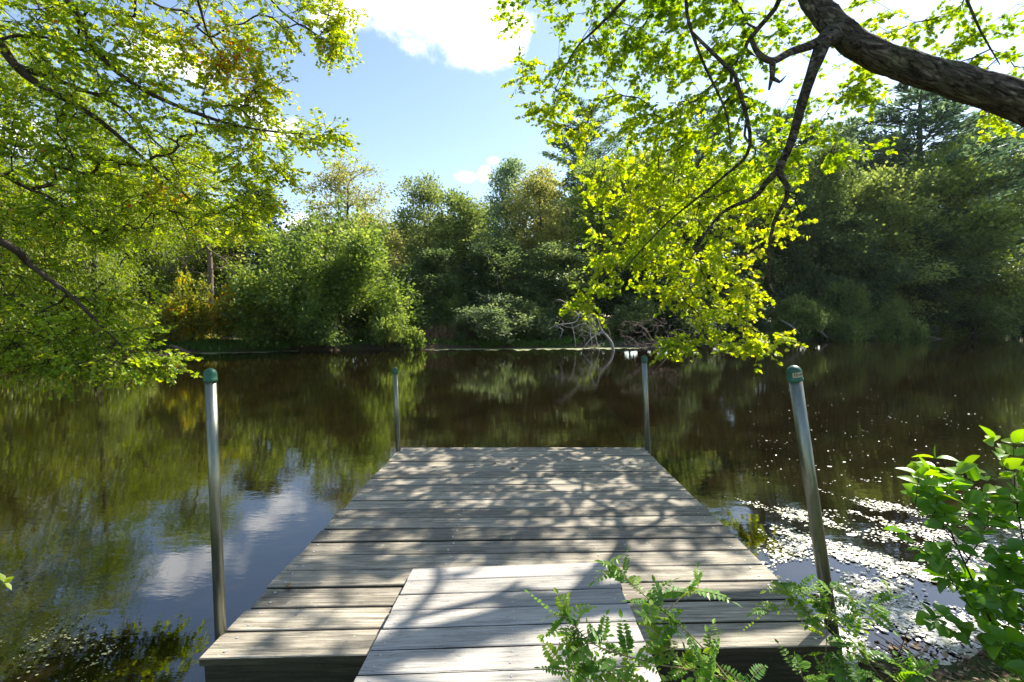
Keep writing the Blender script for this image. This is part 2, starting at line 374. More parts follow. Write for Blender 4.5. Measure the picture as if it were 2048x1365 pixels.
# ------------------------------------------------------------------ branching growth
class Skel:
    def __init__(s):
        s.p = []; s.par = []; s.len = []; s.dir = []; s.chains = []; s.rfix = {}
    def limb(s, pts, rad, parent=None, n=5):
        path, rr = smooth_path(pts, rad, n)
        prev = parent; idx = []
        for k, q in enumerate(path):
            if prev is None: L = 0; d = path[1]-path[0]
            else:
                d = q-s.p[prev]; L = s.len[prev]+np.linalg.norm(d)
            s.p.append(q); s.par.append(prev); s.len.append(L); s.dir.append(unit(d)); idx.append(len(s.p)-1); s.rfix[idx[-1]] = rr[k]
            prev = idx[-1]
        s.chains.append(('limb', ([parent] if parent is not None else [])+idx))
        return idx
    def grow(s, A, alpha=.25, step=.3, sag=.08, from_idx=None, bend=.35):
        A = np.asarray(A, float); P0 = np.array(s.p); L0 = np.array(s.len)
        ids = np.arange(len(P0)) if from_idx is None else np.array(from_idx)
        D = np.linalg.norm(A[:, None]-P0[None, ids], axis=2)+alpha*L0[None, ids]
        best = ids[D.argmin(1)]; cost = D.min(1); alive = np.ones(len(A), bool)
        tips = []
        for _ in range(len(A)):
            k = int(np.where(alive, cost, 1e9).argmin()); alive[k] = False
            b = int(best[k]); p0 = s.p[b]; q = A[k]; d = np.linalg.norm(q-p0)
            if d < .04: continue
            n = max(2, int(d/step)+1); t = np.linspace(0, 1, n+1)[1:, None]
            c = p0+s.dir[b]*d*bend+np.array([0, 0, sag*d])+rng.normal(size=3)*d*.06
            pts = (1-t)**2*p0+2*t*(1-t)*c+t*t*q
            pts[:-1] += rng.normal(size=(n-1, 3))*d*.018
            prev = b; idx = []
            for r in pts:
                dd = r-s.p[prev]; s.p.append(r); s.par.append(prev); s.len.append(s.len[prev]+np.linalg.norm(dd)); s.dir.append(unit(dd)); prev = len(s.p)-1; idx.append(prev)
            s.chains.append(('twig', [b]+idx)); tips.append(idx)
            NP = np.array([s.p[i] for i in idx]); NL = np.array([s.len[i] for i in idx])
            Dn = np.linalg.norm(A[:, None]-NP[None], axis=2)+alpha*NL[None]
            m_ = Dn.min(1); up = m_ < cost; cost = np.where(up, m_, cost)
            am = Dn.argmin(1); best = np.where(up, np.array(idx)[am], best)
        return tips
    def radii(s, r_tip=.004, power=2.3):
        n = len(s.p); acc = np.zeros(n); kids = np.zeros(n, int)
        for i in range(n):
            if s.par[i] is not None: kids[s.par[i]] += 1
        r = np.zeros(n)
        for i in range(n-1, -1, -1):
            if acc[i] == 0: acc[i] = r_tip**power
            r[i] = acc[i]**(1/power)
            if i in s.rfix: r[i] = s.rfix[i]
            if s.par[i] is not None: acc[s.par[i]] += acc[i]
        return r
    def build(s, mb, r_tip=.004, power=2.3, big=16, mid=6, small=3, limb_rough=0, rmax=None):
        r = s.radii(r_tip, power)
        for kind, idx in s.chains:
            pts = np.array([s.p[i] for i in idx]); rr = r[idx].copy()
            if kind == 'twig': rr[0] = min(rr[0], rr[1]*1.15)
            elif len(idx) > 1 and idx[0] not in s.rfix: rr[0] = rr[1]
            if rmax: rr = np.minimum(rr, rmax)
            if kind == 'limb' : rr[0] = rr[1] if rr[0] > 2*rr[1] else rr[0]
            if len(pts) < 2: continue
            sd = big if rr.max() > .05 else (mid if rr.max() > .012 else small)
            mb.tube(pts, rr, sd, cap=False, rough=limb_rough if sd == big else 0)
        return r

def sprays(sk, tips, mbt, mbl, n_tw=(3, 5), tw_len=(.2, .42), leaf=.06, per=8, shape='oval', up=.8, spread=.55, hue=None, droop=.25, width=1.0, last=.8):
    """side twiglets with leaves on the outer part of each grown chain"""
    B = []; D = []
    for idx in tips:
        pts = np.array([sk.p[i] for i in idx]); n = len(pts)
        k0 = int(n*(1-last))
        for _ in range(rng.integers(n_tw[0], n_tw[1]+1)):
            k = rng.integers(k0, n); d = sk.dir[idx[k]]
            side = unit(np.cross(d, [0, 0, 1])+rng.normal(size=3)*.2)*rng.choice([-1, 1])
            B.append(pts[k]); D.append(unit(d*rng.uniform(.4, 1.1)+side*rng.uniform(.4, 1)+np.array([0, 0, -droop*rng.random()])))
        B.append(pts[-1]); D.append(unit(sk.dir[idx[-1]]+np.array([0, 0, -droop*.7])))
    B = np.array(B); D = np.array(D); N = len(B)
    L = rng.uniform(*tw_len, N)
    perp = unit(np.cross(D, np.array([0, 0, 1.])+rng.normal(size=(N, 3))*.1)); up_ = np.cross(perp, D)
    # twig prisms
    r = .0022
    end = B+D*L[:, None]-np.array([0, 0, 1])*(L*.12)[:, None]
    V = np.stack([B+perp*r*1.6, B-perp*r*.8+up_*r*1.4, B-perp*r*.8-up_*r*1.4, end+perp*r*.4, end-perp*r*.2+up_*r*.4, end-perp*r*.2-up_*r*.4], 1)
    mbt.add_same(V, [(0, 1, 4, 3), (1, 2, 5, 4), (2, 0, 3, 5)])
    cnt = np.maximum(3, (per*L/np.mean(tw_len)).astype(int))
    ti = np.repeat(np.arange(N), cnt); M_ = len(ti)
    t = rng.uniform(.1, 1.02, M_); sgn = rng.choice([-1, 1], M_)
    pos = B[ti]+(end-B)[ti]*t[:, None]
    dr = unit(D[ti]*.6+perp[ti]*sgn[:, None]*.9+np.array([0, 0, -.2])+rng.normal(size=(M_, 3))*.2)
    pos = pos+dr*leaf*.25*rng.random((M_, 1))
    val = rng.random(M_)*.6+.2 if hue is None else hue(pos)
    put_leaves(mbl, pos, dr, leaf*rng.uniform(.65, 1.2, M_), shape, up, spread, val, width=width)

def blob_points(blobs, per_vol=1.0, nmin=3):
    out = []
    for (px, py, d, rx, ry, *w) in blobs:
        c = P(px, py, d); a = rx/F*d; b = ry/F*d; dep = max(a, b)*.95
        n = max(nmin, int(per_vol*(a*b*dep)*4.2*(w[0] if w else 1)))
        q = rng.normal(size=(n, 3)); q = q/np.linalg.norm(q, axis=1)[:, None]*rng.random((n, 1))**.33
        out.append(c+q*np.array([a, dep, b]))
    return np.concatenate(out)

# ------------------------------------------------------------------ near right maple
def plant_obj(name, base, label, cat, trunk_mb, crown_mb, tmat, cmat, group=None, parts=('trunk', 'crown'), tsmooth=True):
    root = empty(name, base, label, cat, group)
    if trunk_mb is not None: link(parts[0], trunk_mb.mesh(parts[0], tmat, tsmooth, base), root)
    if crown_mb is not None: link(parts[1], crown_mb.mesh(parts[1], cmat, False, base), root)
    return root

def leaning_maple():
    sk = Skel()
    base = np.array([11.2, 5.6, float(height(11.2, 5.6))-.1])
    main = sk.limb([base, (10.6, 5.5, 1.9), (8.9, 5.5, 3.4), P(2330, 315, 5.5), P(2048, 207, 5.5), P(1850, 145, 5.6), P(1725, 95, 5.7), P(1648, 30, 5.8), P(1590, -60, 5.9), P(1500, -200, 6.0), P(1380, -330, 6.4)],
                   [.34, .27, .23, .212, .19, .165, .152, .138, .115, .09, .06], n=16)
    def nearest(pt): return int(np.argmin([np.linalg.norm(np.array(sk.p[i])-pt) for i in main]))
    j = nearest(P(1680, 62, 5.75))
    dn = sk.limb([P(1648, 82, 5.62), P(1622, 150, 5.6), P(1600, 220, 5.62), P(1580, 290, 5.7), P(1556, 342, 5.75)], [.085, .058, .052, .046, .040], main[j])
    a = sk.limb([P(1574, 372, 5.75), P(1572, 400, 5.8), P(1550, 440, 5.9), P(1538, 500, 6.0), P(1540, 570, 6.1), P(1565, 605, 6.1)], [.030, .027, .023, .016, .010, .004], dn[-1])
    b = sk.limb([P(1530, 368, 5.9), P(1508, 395, 6.0), P(1440, 430, 6.3), P(1380, 520, 6.5)], [.034, .03, .018, .01], dn[-1])
    c = sk.limb([P(1620, 92, 5.6), P(1580, 105, 5.5), P(1545, 122, 5.45), P(1518, 108, 5.4), P(1503, 80, 5.4), P(1502, 68, 5.4)], [.05, .042, .038, .032, .024, .01], main[j])
    c2 = sk.limb([P(1545, 150, 5.45), P(1538, 180, 5.45)], [.03, .012], c[10])
    c3 = sk.limb([P(1560, 165, 5.4), P(1572, 152, 5.4)], [.014, .004], c2[1])
    d1 = sk.limb([P(1400, -160, 6.2), P(1372, 0, 6.5), P(1398, 105, 6.6), P(1450, 220, 6.6), P(1462, 300, 6.6)], [.05, .022, .018, .014, .008], main[-22])
    d2 = sk.limb([P(1420, -260, 6.5), P(1300, -60, 7), P(1200, 50, 7.4), P(1150, 100, 7.5), P(1110, 180, 7.5)], [.05, .03, .02, .012, .006], main[-12])
    d3 = sk.limb([P(1470, 150, 6.5), P(1500, 290, 6.4), P(1440, 360, 6.7), P(1330, 450, 6.9), P(1230, 560, 6.9)], [.03, .024, .020, .014, .008], d1[8])
    e1 = sk.limb([P(1590, 400, 5.9), P(1630, 520, 6), P(1640, 640, 6)], [.012, .008, .003], a[3])
    f1 = sk.limb([P(1760, -220, 6.5), P(1900, -60, 6.6), P(1960, 60, 6.6), P(2000, 130, 6.6)], [.04, .02, .014, .006], main[-30])
    blobs = [(1110, 215, 7.6, 75, 35), (1085, 150, 7.6, 50, 35), (1130, 165, 7.5, 70, 45), (1190, 90, 7.5, 80, 50), (1230, 30, 7.5, 90, 50), (1130, 20, 7.6, 50, 25, .7),
             (1280, 130, 7.3, 100, 60), (1360, 50, 7, 120, 65), (1440, 130, 6.8, 90, 70), (1500, 50, 6.6, 80, 60), (1240, 230, 7.4, 80, 40), (1140, 265, 7.5, 35, 25, .7),
             (1370, 220, 7, 110, 60), (1500, 210, 6.6, 80, 50), (1590, 90, 6.8, 50, 60, .6), (1300, 300, 7.2, 100, 50), (1240, 370, 7.2, 80, 50), (1420, 310, 6.8, 100, 60),
             (1530, 310, 6.6, 70, 50), (1600, 300, 6.6, 60, 45), (1690, 290, 6.8, 45, 35), (1680, 200, 6.9, 50, 25, .7), (1650, 230, 6.8, 50, 30, .7), (1350, 400, 7, 110, 60), (1240, 470, 7, 75, 45), (1470, 400, 6.6, 90, 55),
             (1560, 385, 6.5, 50, 30), (1520, 450, 6.5, 55, 50), (1360, 490, 6.8, 110, 55), (1250, 530, 6.9, 75, 32), (1340, 565, 6.7, 90, 32), (1450, 510, 6.5, 80, 45),
             (1195, 575, 6.9, 50, 16), (1160, 605, 6.9, 34, 6, .8), (1410, 590, 6.5, 60, 30), (1440, 630, 6.3, 50, 24), (1395, 670, 6.2, 45, 12), (1470, 688, 6.1, 60, 10), (1540, 672, 6.1, 32, 7), (1490, 620, 6.3, 22, 35, .7),
             (1350, 690, 6.3, 25, 6, .6), (1500, 560, 6.3, 30, 30),
             (1760, 40, 6.8, 60, 45, .7), (1850, 50, 6.9, 60, 35, .6), (1905, 110, 6.9, 70, 38), (1980, 50, 6.8, 60, 40, .7), (2020, 130, 6.8, 50, 40), (1740, 180, 7, 30, 25, .5), (1700, 110, 7.2, 40, 35, .5), (2000, 220, 7, 30, 20, .5),
             (1200, -70, 7.2, 120, 45, .3), (1450, -80, 6.8, 120, 50, .3), (1700, -70, 6.6, 130, 50, .3), (1950, -70, 6.8, 130, 50, .3), (1300, -300, 7, 160, 70, .06), (1600, -330, 7, 180, 80, .08), (1950, -330, 7, 200, 90, .08),
             (2250, 20, 6.5, 140, 100, .25), (1060, 20, 7.8, 45, 14, .6)]
    blobs = [(b_[0], b_[1], 1.06*b_[2]*(1+.13*min(1, max(0, (b_[1]-280)/150))), b_[3], b_[4], (b_[5] if len(b_) > 5 else 1)*(1.1 if b_[1] > 340 else .95)) for b_ in blobs]
    A = blob_points(blobs, 21, 6)
    tips = sk.grow(A, .12, .22, .06, from_idx=range(60, len(sk.p)), bend=.3)
    tm, cm = MB(), MB()
    sk.build(tm, .0035, 2.4, big=40, mid=8, small=4, limb_rough=.035)
    hue = lambda p: .30+.45*rng.random(len(p))+.10*np.sin(p[:, 0]*1.1+p[:, 2]*1.3)-.12*np.clip((p[:, 2]-4.6)/2, -1, 1)
    sprays(sk, tips, tm, cm, (3, 5), (.18, .42), .074, 9, 'maple', .75, .6, hue, .35)
    print('maple attractors', len(A), 'nodes', len(sk.p), 'verts', cm.n)
    root = plant_obj('maple_tree', base, 'big leaning maple with thick furrowed limb and yellow green leaves hanging over the pond', 'tree', tm, cm, M['bark_oak'], M['leaf_right'])
leaning_maple()

def left_beech():
    sk = Skel(); base = np.array([-7.6, 2.4, float(height(-7.6, 2.4))-.1])
    main = sk.limb([base, (-7.3, 2.7, 2), (-7.0, 3.1, 4.2), (-6.8, 3.6, 6.2), (-6.6, 4.2, 8.2)], [.24, .19, .16, .12, .07], n=6)
    L = lambda pts, r, par: sk.limb(pts, r, par)
    a = L([P(-300, -420, 4.6), P(-20, -180, 4.9), P(135, 0, 5), P(195, 105, 5), P(290, 182, 5.1), P(440, 243, 5.2), P(560, 265, 5.3), P(690, 272, 5.4)], [.06, .05, .034, .028, .022, .016, .010, .004], main[17])
    b = L([P(-330, -160, 4.4), P(-40, 50, 4.7), P(50, 150, 4.8), P(190, 235, 5), P(290, 320, 5.2), P(410, 425, 5.3)], [.055, .045, .036, .026, .016, .006], main[14])
    b2 = L([P(140, 170, 5.1), P(240, 215, 5.3), P(330, 300, 5.5), P(430, 350, 5.6)], [.02, .015, .01, .005], b[9])
    c = L([P(-380, 330, 4), P(-10, 478, 4.2), P(60, 530, 4.4), P(150, 600, 4.5), P(250, 700, 4.6)], [.05, .036, .026, .016, .006], main[10])
    d = L([P(120, -380, 4.8), P(340, -160, 5.1), P(395, 0, 5.2), P(425, 85, 5.3), P(500, 160, 5.4)], [.05, .03, .014, .010, .004], main[20])
    e = L([P(240, -330, 4.9), P(450, -120, 5.3), P(560, 20, 5.5), P(670, 90, 5.6)], [.04, .02, .01, .004], d[4])
    blobs = [(40, 60, 5, 110, 90), (170, 50, 5, 100, 80), (300, 60, 5.2, 90, 65), (410, 50, 5.3, 60, 60, .8), (500, 40, 5.4, 70, 50), (590, 40, 5.5, 65, 35), (655, 80, 5.6, 26, 16, .7), (650, 20, 5.6, 40, 22),
             (480, 110, 5.4, 60, 30), (530, 165, 5.4, 35, 25, .7), (400, 130, 5.3, 60, 40), (240, 150, 5.1, 90, 55), (80, 190, 4.8, 100, 70), (340, 210, 5.2, 80, 40), (450, 235, 5.2, 70, 28), (550, 262, 5.3, 70, 18), (640, 272, 5.4, 45, 10), (500, 200, 5.3, 35, 15, .6),
             (40, 320, 4.8, 90, 80), (160, 300, 5, 90, 60), (280, 300, 5.2, 90, 55), (400, 310, 5.4, 90, 45), (500, 310, 5.5, 55, 28), (560, 340, 5.6, 35, 14), (340, 380, 5.5, 90, 45), (450, 390, 5.6, 80, 35), (520, 400, 5.6, 25, 20, .7),
             (230, 400, 5.3, 90, 50), (100, 420, 5, 90, 60), (380, 450, 5.6, 80, 28), (480, 440, 5.6, 45, 22), (20, 500, 4.6, 70, 60), (130, 450, 5, 70, 40), (240, 470, 5.3, 50, 22, .7),
             (60, 600, 4.6, 80, 45), (170, 620, 4.7, 70, 30), (250, 600, 5, 60, 20, .6), (60, 670, 4.5, 80, 40), (170, 675, 4.6, 90, 40), (270, 690, 4.7, 55, 38), (220, 730, 4.6, 60, 18), (120, 720, 4.6, 60, 20), (310, 720, 4.7, 26, 14, .8), (20, 690, 4.4, 30, 25),
             (-120, 100, 4.6, 130, 120, .25), (-120, 350, 4.4, 120, 120, .25), (-120, 600, 4.2, 100, 90, .3), (100, -80, 5, 150, 40, .25), (400, -70, 5.2, 130, 35, .25), (-300, 150, 4.4, 140, 200, .12)]
    A = blob_points(blobs, 74, 14)
    tips = sk.grow(A, .12, .18, .04, from_idx=range(10, len(sk.p)), bend=.35)
    tm, cm = MB(), MB(); sk.build(tm, .0028, 2.4, big=14, mid=6, small=3)
    def hue(p):
        h = .22+.42*rng.random(len(p))+.12*np.clip((p[:, 0]+4.5)/2.5, -1, 1)
        for (px, py, d, r, w) in ((430, 110, 5.3, .45, .3), (340, 390, 5.4, .18, .5), (385, 470, 5.6, .2, .4), (60, 490, 4.5, .15, .45), (500, 150, 5.4, .25, .25)):
            c_ = P(px, py, d); q = np.exp(-((np.linalg.norm((p-c_)*[1, .5, 1], axis=1)/r)**2)); h += w*q*(rng.random(len(p)) > .3)
        h += (rng.random(len(p)) > .993)*.5
        return np.clip(h, 0, 1)
    sprays(sk, tips, tm, cm, (3, 5), (.14, .34), .047, 11, 'oval', .8, .6, hue, .3, 1.05)
    print('beech attractors', len(A), 'nodes', len(sk.p), 'verts', cm.n)
    plant_obj('beech_tree', base, 'fine leaved green and yellow tree reaching over the water from the left edge', 'tree', tm, cm, M['bark_thin'], M['leaf_left'])
left_beech()

# ------------------------------------------------------------------ far trees
def broad(seed, h=12, w=8, clear=.12, nat=190, per=90, leaf=.24, sigma=.46, flat=.6, lobes=14, airy=0, leanx=0):
    """(trunk, crown) meshes of a broadleaf tree at the origin"""
    global rng; keep = rng; rng = np.random.default_rng(seed)
    sk = Skel()
    sk.limb([(0, 0, -.3), (.05*w*rng.normal()*.3, 0, h*.25), (leanx*.4+.1*rng.normal(), .1*rng.normal(), h*.5), (leanx+.2*rng.normal(), .2*rng.normal(), h*.82)], [h*.018, h*.014, h*.009, h*.003], n=5)
    # lobes
    C = []; Rr = []
    for k in range(lobes):
        z = clear+(1-clear)*(k+.5)/lobes; a = k*2.4+rng.random()
        prof = np.sin(np.clip(z, .02, .98)*pi*.92+.12)**.7
        rad = w*.5*prof*rng.uniform(.35, .8)
        C.append([rad*cos(a)+leanx*z, rad*sin(a), h*z*.93]); Rr.append(w*rng.uniform(.17, .27)*(.6+.4*prof))
    C = np.array(C); Rr = np.array(Rr)
    k = rng.integers(0, lobes, nat)
    q = rng.normal(size=(nat, 3)); q = unit(q)*rng.random((nat, 1))**.25
    A = C[k]+q*Rr[k][:, None]*np.array([1, 1, .8]); A[:, 2] = np.maximum(A[:, 2], h*clear*.6)
    tips = sk.grow(A, .35, .8, .02, bend=.25)
    tm, cm = MB(), MB(); sk.build(tm, h*.0012, 2.2, big=8, mid=5, small=3)
    tp = np.array([sk.p[i[-1]] for i in tips]); out = unit(tp-np.array([leanx*.5, 0, h*.45]))
    ti = np.repeat(np.arange(len(tp)), (per*rng.uniform(.5, 1.4, len(tp))).astype(int)); N = len(ti)
    off = rng.normal(size=(N, 3))*sigma*np.array([1, 1, flat]); pos = tp[ti]+off-out[ti]*sigma*.3
    pos[:, 2] = np.maximum(pos[:, 2], .15)
    dr = unit(off+out[ti]*.6+np.array([0, 0, -.15])); tone = rng.uniform(-.12, .12, len(tp))
    put_leaves(cm, pos, dr, leaf*rng.uniform(.6, 1.35, N), 'kite', .6, .7, np.clip(.5+tone[ti]+rng.normal(size=N)*.13, 0, 1))
    rng = keep
    return tm, cm

def pine(seed, h=22, w=9, clear=.25, whorls=13, leaf=.36, per=56, droop=.0):
    global rng; keep = rng; rng = np.random.default_rng(seed)
    tm, cm = MB(), MB()
    z = np.linspace(-.3, h, 9); bx = np.cumsum(rng.normal(size=9))*.04
    tm.tube(np.stack([bx, bx*0, z], 1), np.linspace(h*.014, .03, 9), 8)
    PP = []; DD = []
    for k in range(whorls):
        t = (k+.5)/whorls; zz = h*(clear+(1-clear)*t); Lm = w*.5*(1-t**3.2)*rng.uniform(.5, 1.15)+.8
        for a in rng.random()*6+np.arange(5)*2*pi/5+rng.normal(size=5)*.3:
            L_ = Lm*rng.uniform(.55, 1.15); n = max(4, int(L_/.35)); s = np.linspace(0, 1, n)
            d = np.array([cos(a), sin(a), 0]); lift = .18+.35*t
            pts = np.stack([d[0]*L_*s, d[1]*L_*s, zz+L_*(lift*s-droop*s*s+.12*s**3)], 1)
            tm.tube(pts, np.linspace(.05, .012, n), 4, cap=False)
            for q in range(1, n):
                m_ = int(per*(.5+.7*q/n))
                side = np.array([-d[1], d[0], 0])
                sp = rng.normal(size=m_)*L_*.2*(1.2-s[q])
                p_ = pts[q]+side*sp[:, None]+d*rng.normal(size=(m_, 1))*.22+np.array([0, 0, 1])*(rng.normal(size=(m_, 1))*.11)
                PP.append(p_); DD.append(d*.8+side*np.sign(sp)[:, None]*.6+np.array([0, 0, .45])+rng.normal(size=(m_, 3))*.3)
    pos = np.concatenate(PP); dr = unit(np.concatenate(DD))
    put_leaves(cm, pos, dr, leaf*rng.uniform(.7, 1.4, len(pos)), 'kite', .5, .6, np.clip(rng.normal(size=len(pos))*.16+.5, 0, 1), width=.42)
    rng = keep
    return tm, cm

def mound(seed, h=3, w=5, n=12000, leaf=.15, stems=26, spike=.0, lobes=9, flat=1.0):
    """dense shrub with foliage down to the ground"""
    global rng; keep = rng; rng = np.random.default_rng(seed)
    sk = Skel(); sk.limb([(0, 0, -.2), (0, 0, .25), (.02, 0, .5)], [.07*h/3, .06*h/3, .05*h/3], n=2)
    C = []; Rr = []
    for k in range(lobes):
        a = k*2.4; rr = w*.5*rng.uniform(.2, .82); z = h*rng.uniform(.15, .85)*(1-.55*(rr/(w*.5))**2)
        C.append([rr*cos(a), rr*sin(a), z]); Rr.append([w*rng.uniform(.11, .2), h*rng.uniform(.12, .22)])
    C.append([0, 0, h*.62]); Rr.append([w*.22, h*.36]); C = np.array(C); Rr = np.array(Rr)
    nat = 150; k = rng.integers(0, len(C), nat)
    q = unit(rng.normal(size=(nat, 3)))*rng.random((nat, 1))**.2
    A = C[k]+q*np.stack([Rr[k, 0], Rr[k, 0], Rr[k, 1]], 1); A[:, 2] = np.clip(A[:, 2], .08, h)
    tips = sk.grow(A, .5, .5, .15, bend=.2)
    tm, cm = MB(), MB(); sk.build(tm, .006*h/3, 2.2, big=8, mid=5, small=3)
    tp = np.array([sk.p[i[-1]] for i in tips]); out = unit(tp-np.array([0, 0, h*.2]))
    ti = rng.integers(0, len(tp), n); sg = .055*(w+h)/2
    off = rng.normal(size=(n, 3))*sg*np.array([1, 1, .7]); pos = tp[ti]+off*.9
    if spike:
        s = rng.random(n) < .3; pos[s] = tp[ti[s]]+out[ti[s]]*(rng.random((s.sum(), 1))*spike)+np.array([0, 0, 1])*rng.random((s.sum(), 1))*spike*.8+rng.normal(size=(s.sum(), 3))*.06
    pos[:, 2] = np.abs(pos[:, 2])+.03
    dr = unit(off/sg+out[ti]+np.array([0, 0, -.1])); tone = rng.uniform(-.15, .15, len(tp))
    put_leaves(cm, pos, dr, leaf*rng.uniform(.6, 1.35, n), 'kite', .7, .6, np.clip(.5+tone[ti]+rng.normal(size=n)*.14, 0, 1), width=1.1)
    rng = keep
    return tm, cm

PROTO = {}
def proto(name, fn, dims):
    tm, cm = fn()
    PROTO[name] = (tm.mesh('trunk', M['bark_far'], True), cm.mesh('crown', M['leaf_green']), dims)
proto('round1', lambda: broad(11, 12, 8), (12, 8))
proto('round2', lambda: broad(12, 12, 8, lobes=17, sigma=.42), (12, 8))
proto('round3', lambda: broad(13, 12, 8, nat=230, per=80, sigma=.4, lobes=20), (12, 8))
proto('tall1', lambda: broad(14, 16, 7, clear=.1, nat=230, per=85, lobes=22, sigma=.44), (16, 7))
proto('tall2', lambda: broad(15, 16, 7.5, clear=.12, nat=220, per=85, lobes=18, sigma=.46, leanx=.6), (16, 7.5))
proto('fine1', lambda: broad(17, 12, 8, clear=.06, nat=260, per=120, sigma=.4, lobes=24, leaf=.12), (12, 8))
proto('fine2', lambda: broad(18, 12, 8, clear=.04, nat=260, per=110, sigma=.36, lobes=18, leaf=.12), (12, 8))
proto('airy', lambda: broad(16, 15, 8.5, clear=.38, nat=230, per=60, sigma=.36, flat=.55, lobes=22, leaf=.17), (15, 8.5))
proto('pine1', lambda: pine(21), (22, 9))
proto('pine2', lambda: pine(22, 22, 10, .12, 15, droop=.12), (22, 10))
proto('mound1', lambda: mound(31), (3, 5))
proto('mound2', lambda: mound(32, lobes=12), (3, 5))
proto('mound3', lambda: mound(33, lobes=7, spike=.35), (3, 5))
proto('willow', lambda: mound(34, 3, 4, 42000, .08, lobes=18, spike=.5), (3, 4))

def put(kind, name, px, d, ytop, wpx, mat, label, cat='tree', group=None, rz=None, zoff=0, trunk_mat=None, parts=('trunk', 'crown')):
    tmesh, cmesh, (h0, w0) = PROTO[kind]
    x = (px-1024)/F*d/1.0; z = float(height(np.array(x), np.array(d)))-.05
    top = P(px, ytop, d)[2]; hh = (top-z); ww = wpx/F*d
    root = empty(name, (x, d, z), label, cat, group, rng.uniform(0, 6.28) if rz is None else rz, (ww/w0, ww/w0, hh/h0))
    t = link(parts[0], tmesh, root); c = link(parts[1], cmesh, root)
    for ob, mm in ((t, trunk_mat or M['bark_far']), (c, M[mat])):
        ob.material_slots[0].link = 'OBJECT'; ob.material_slots[0].material = mm
    return root

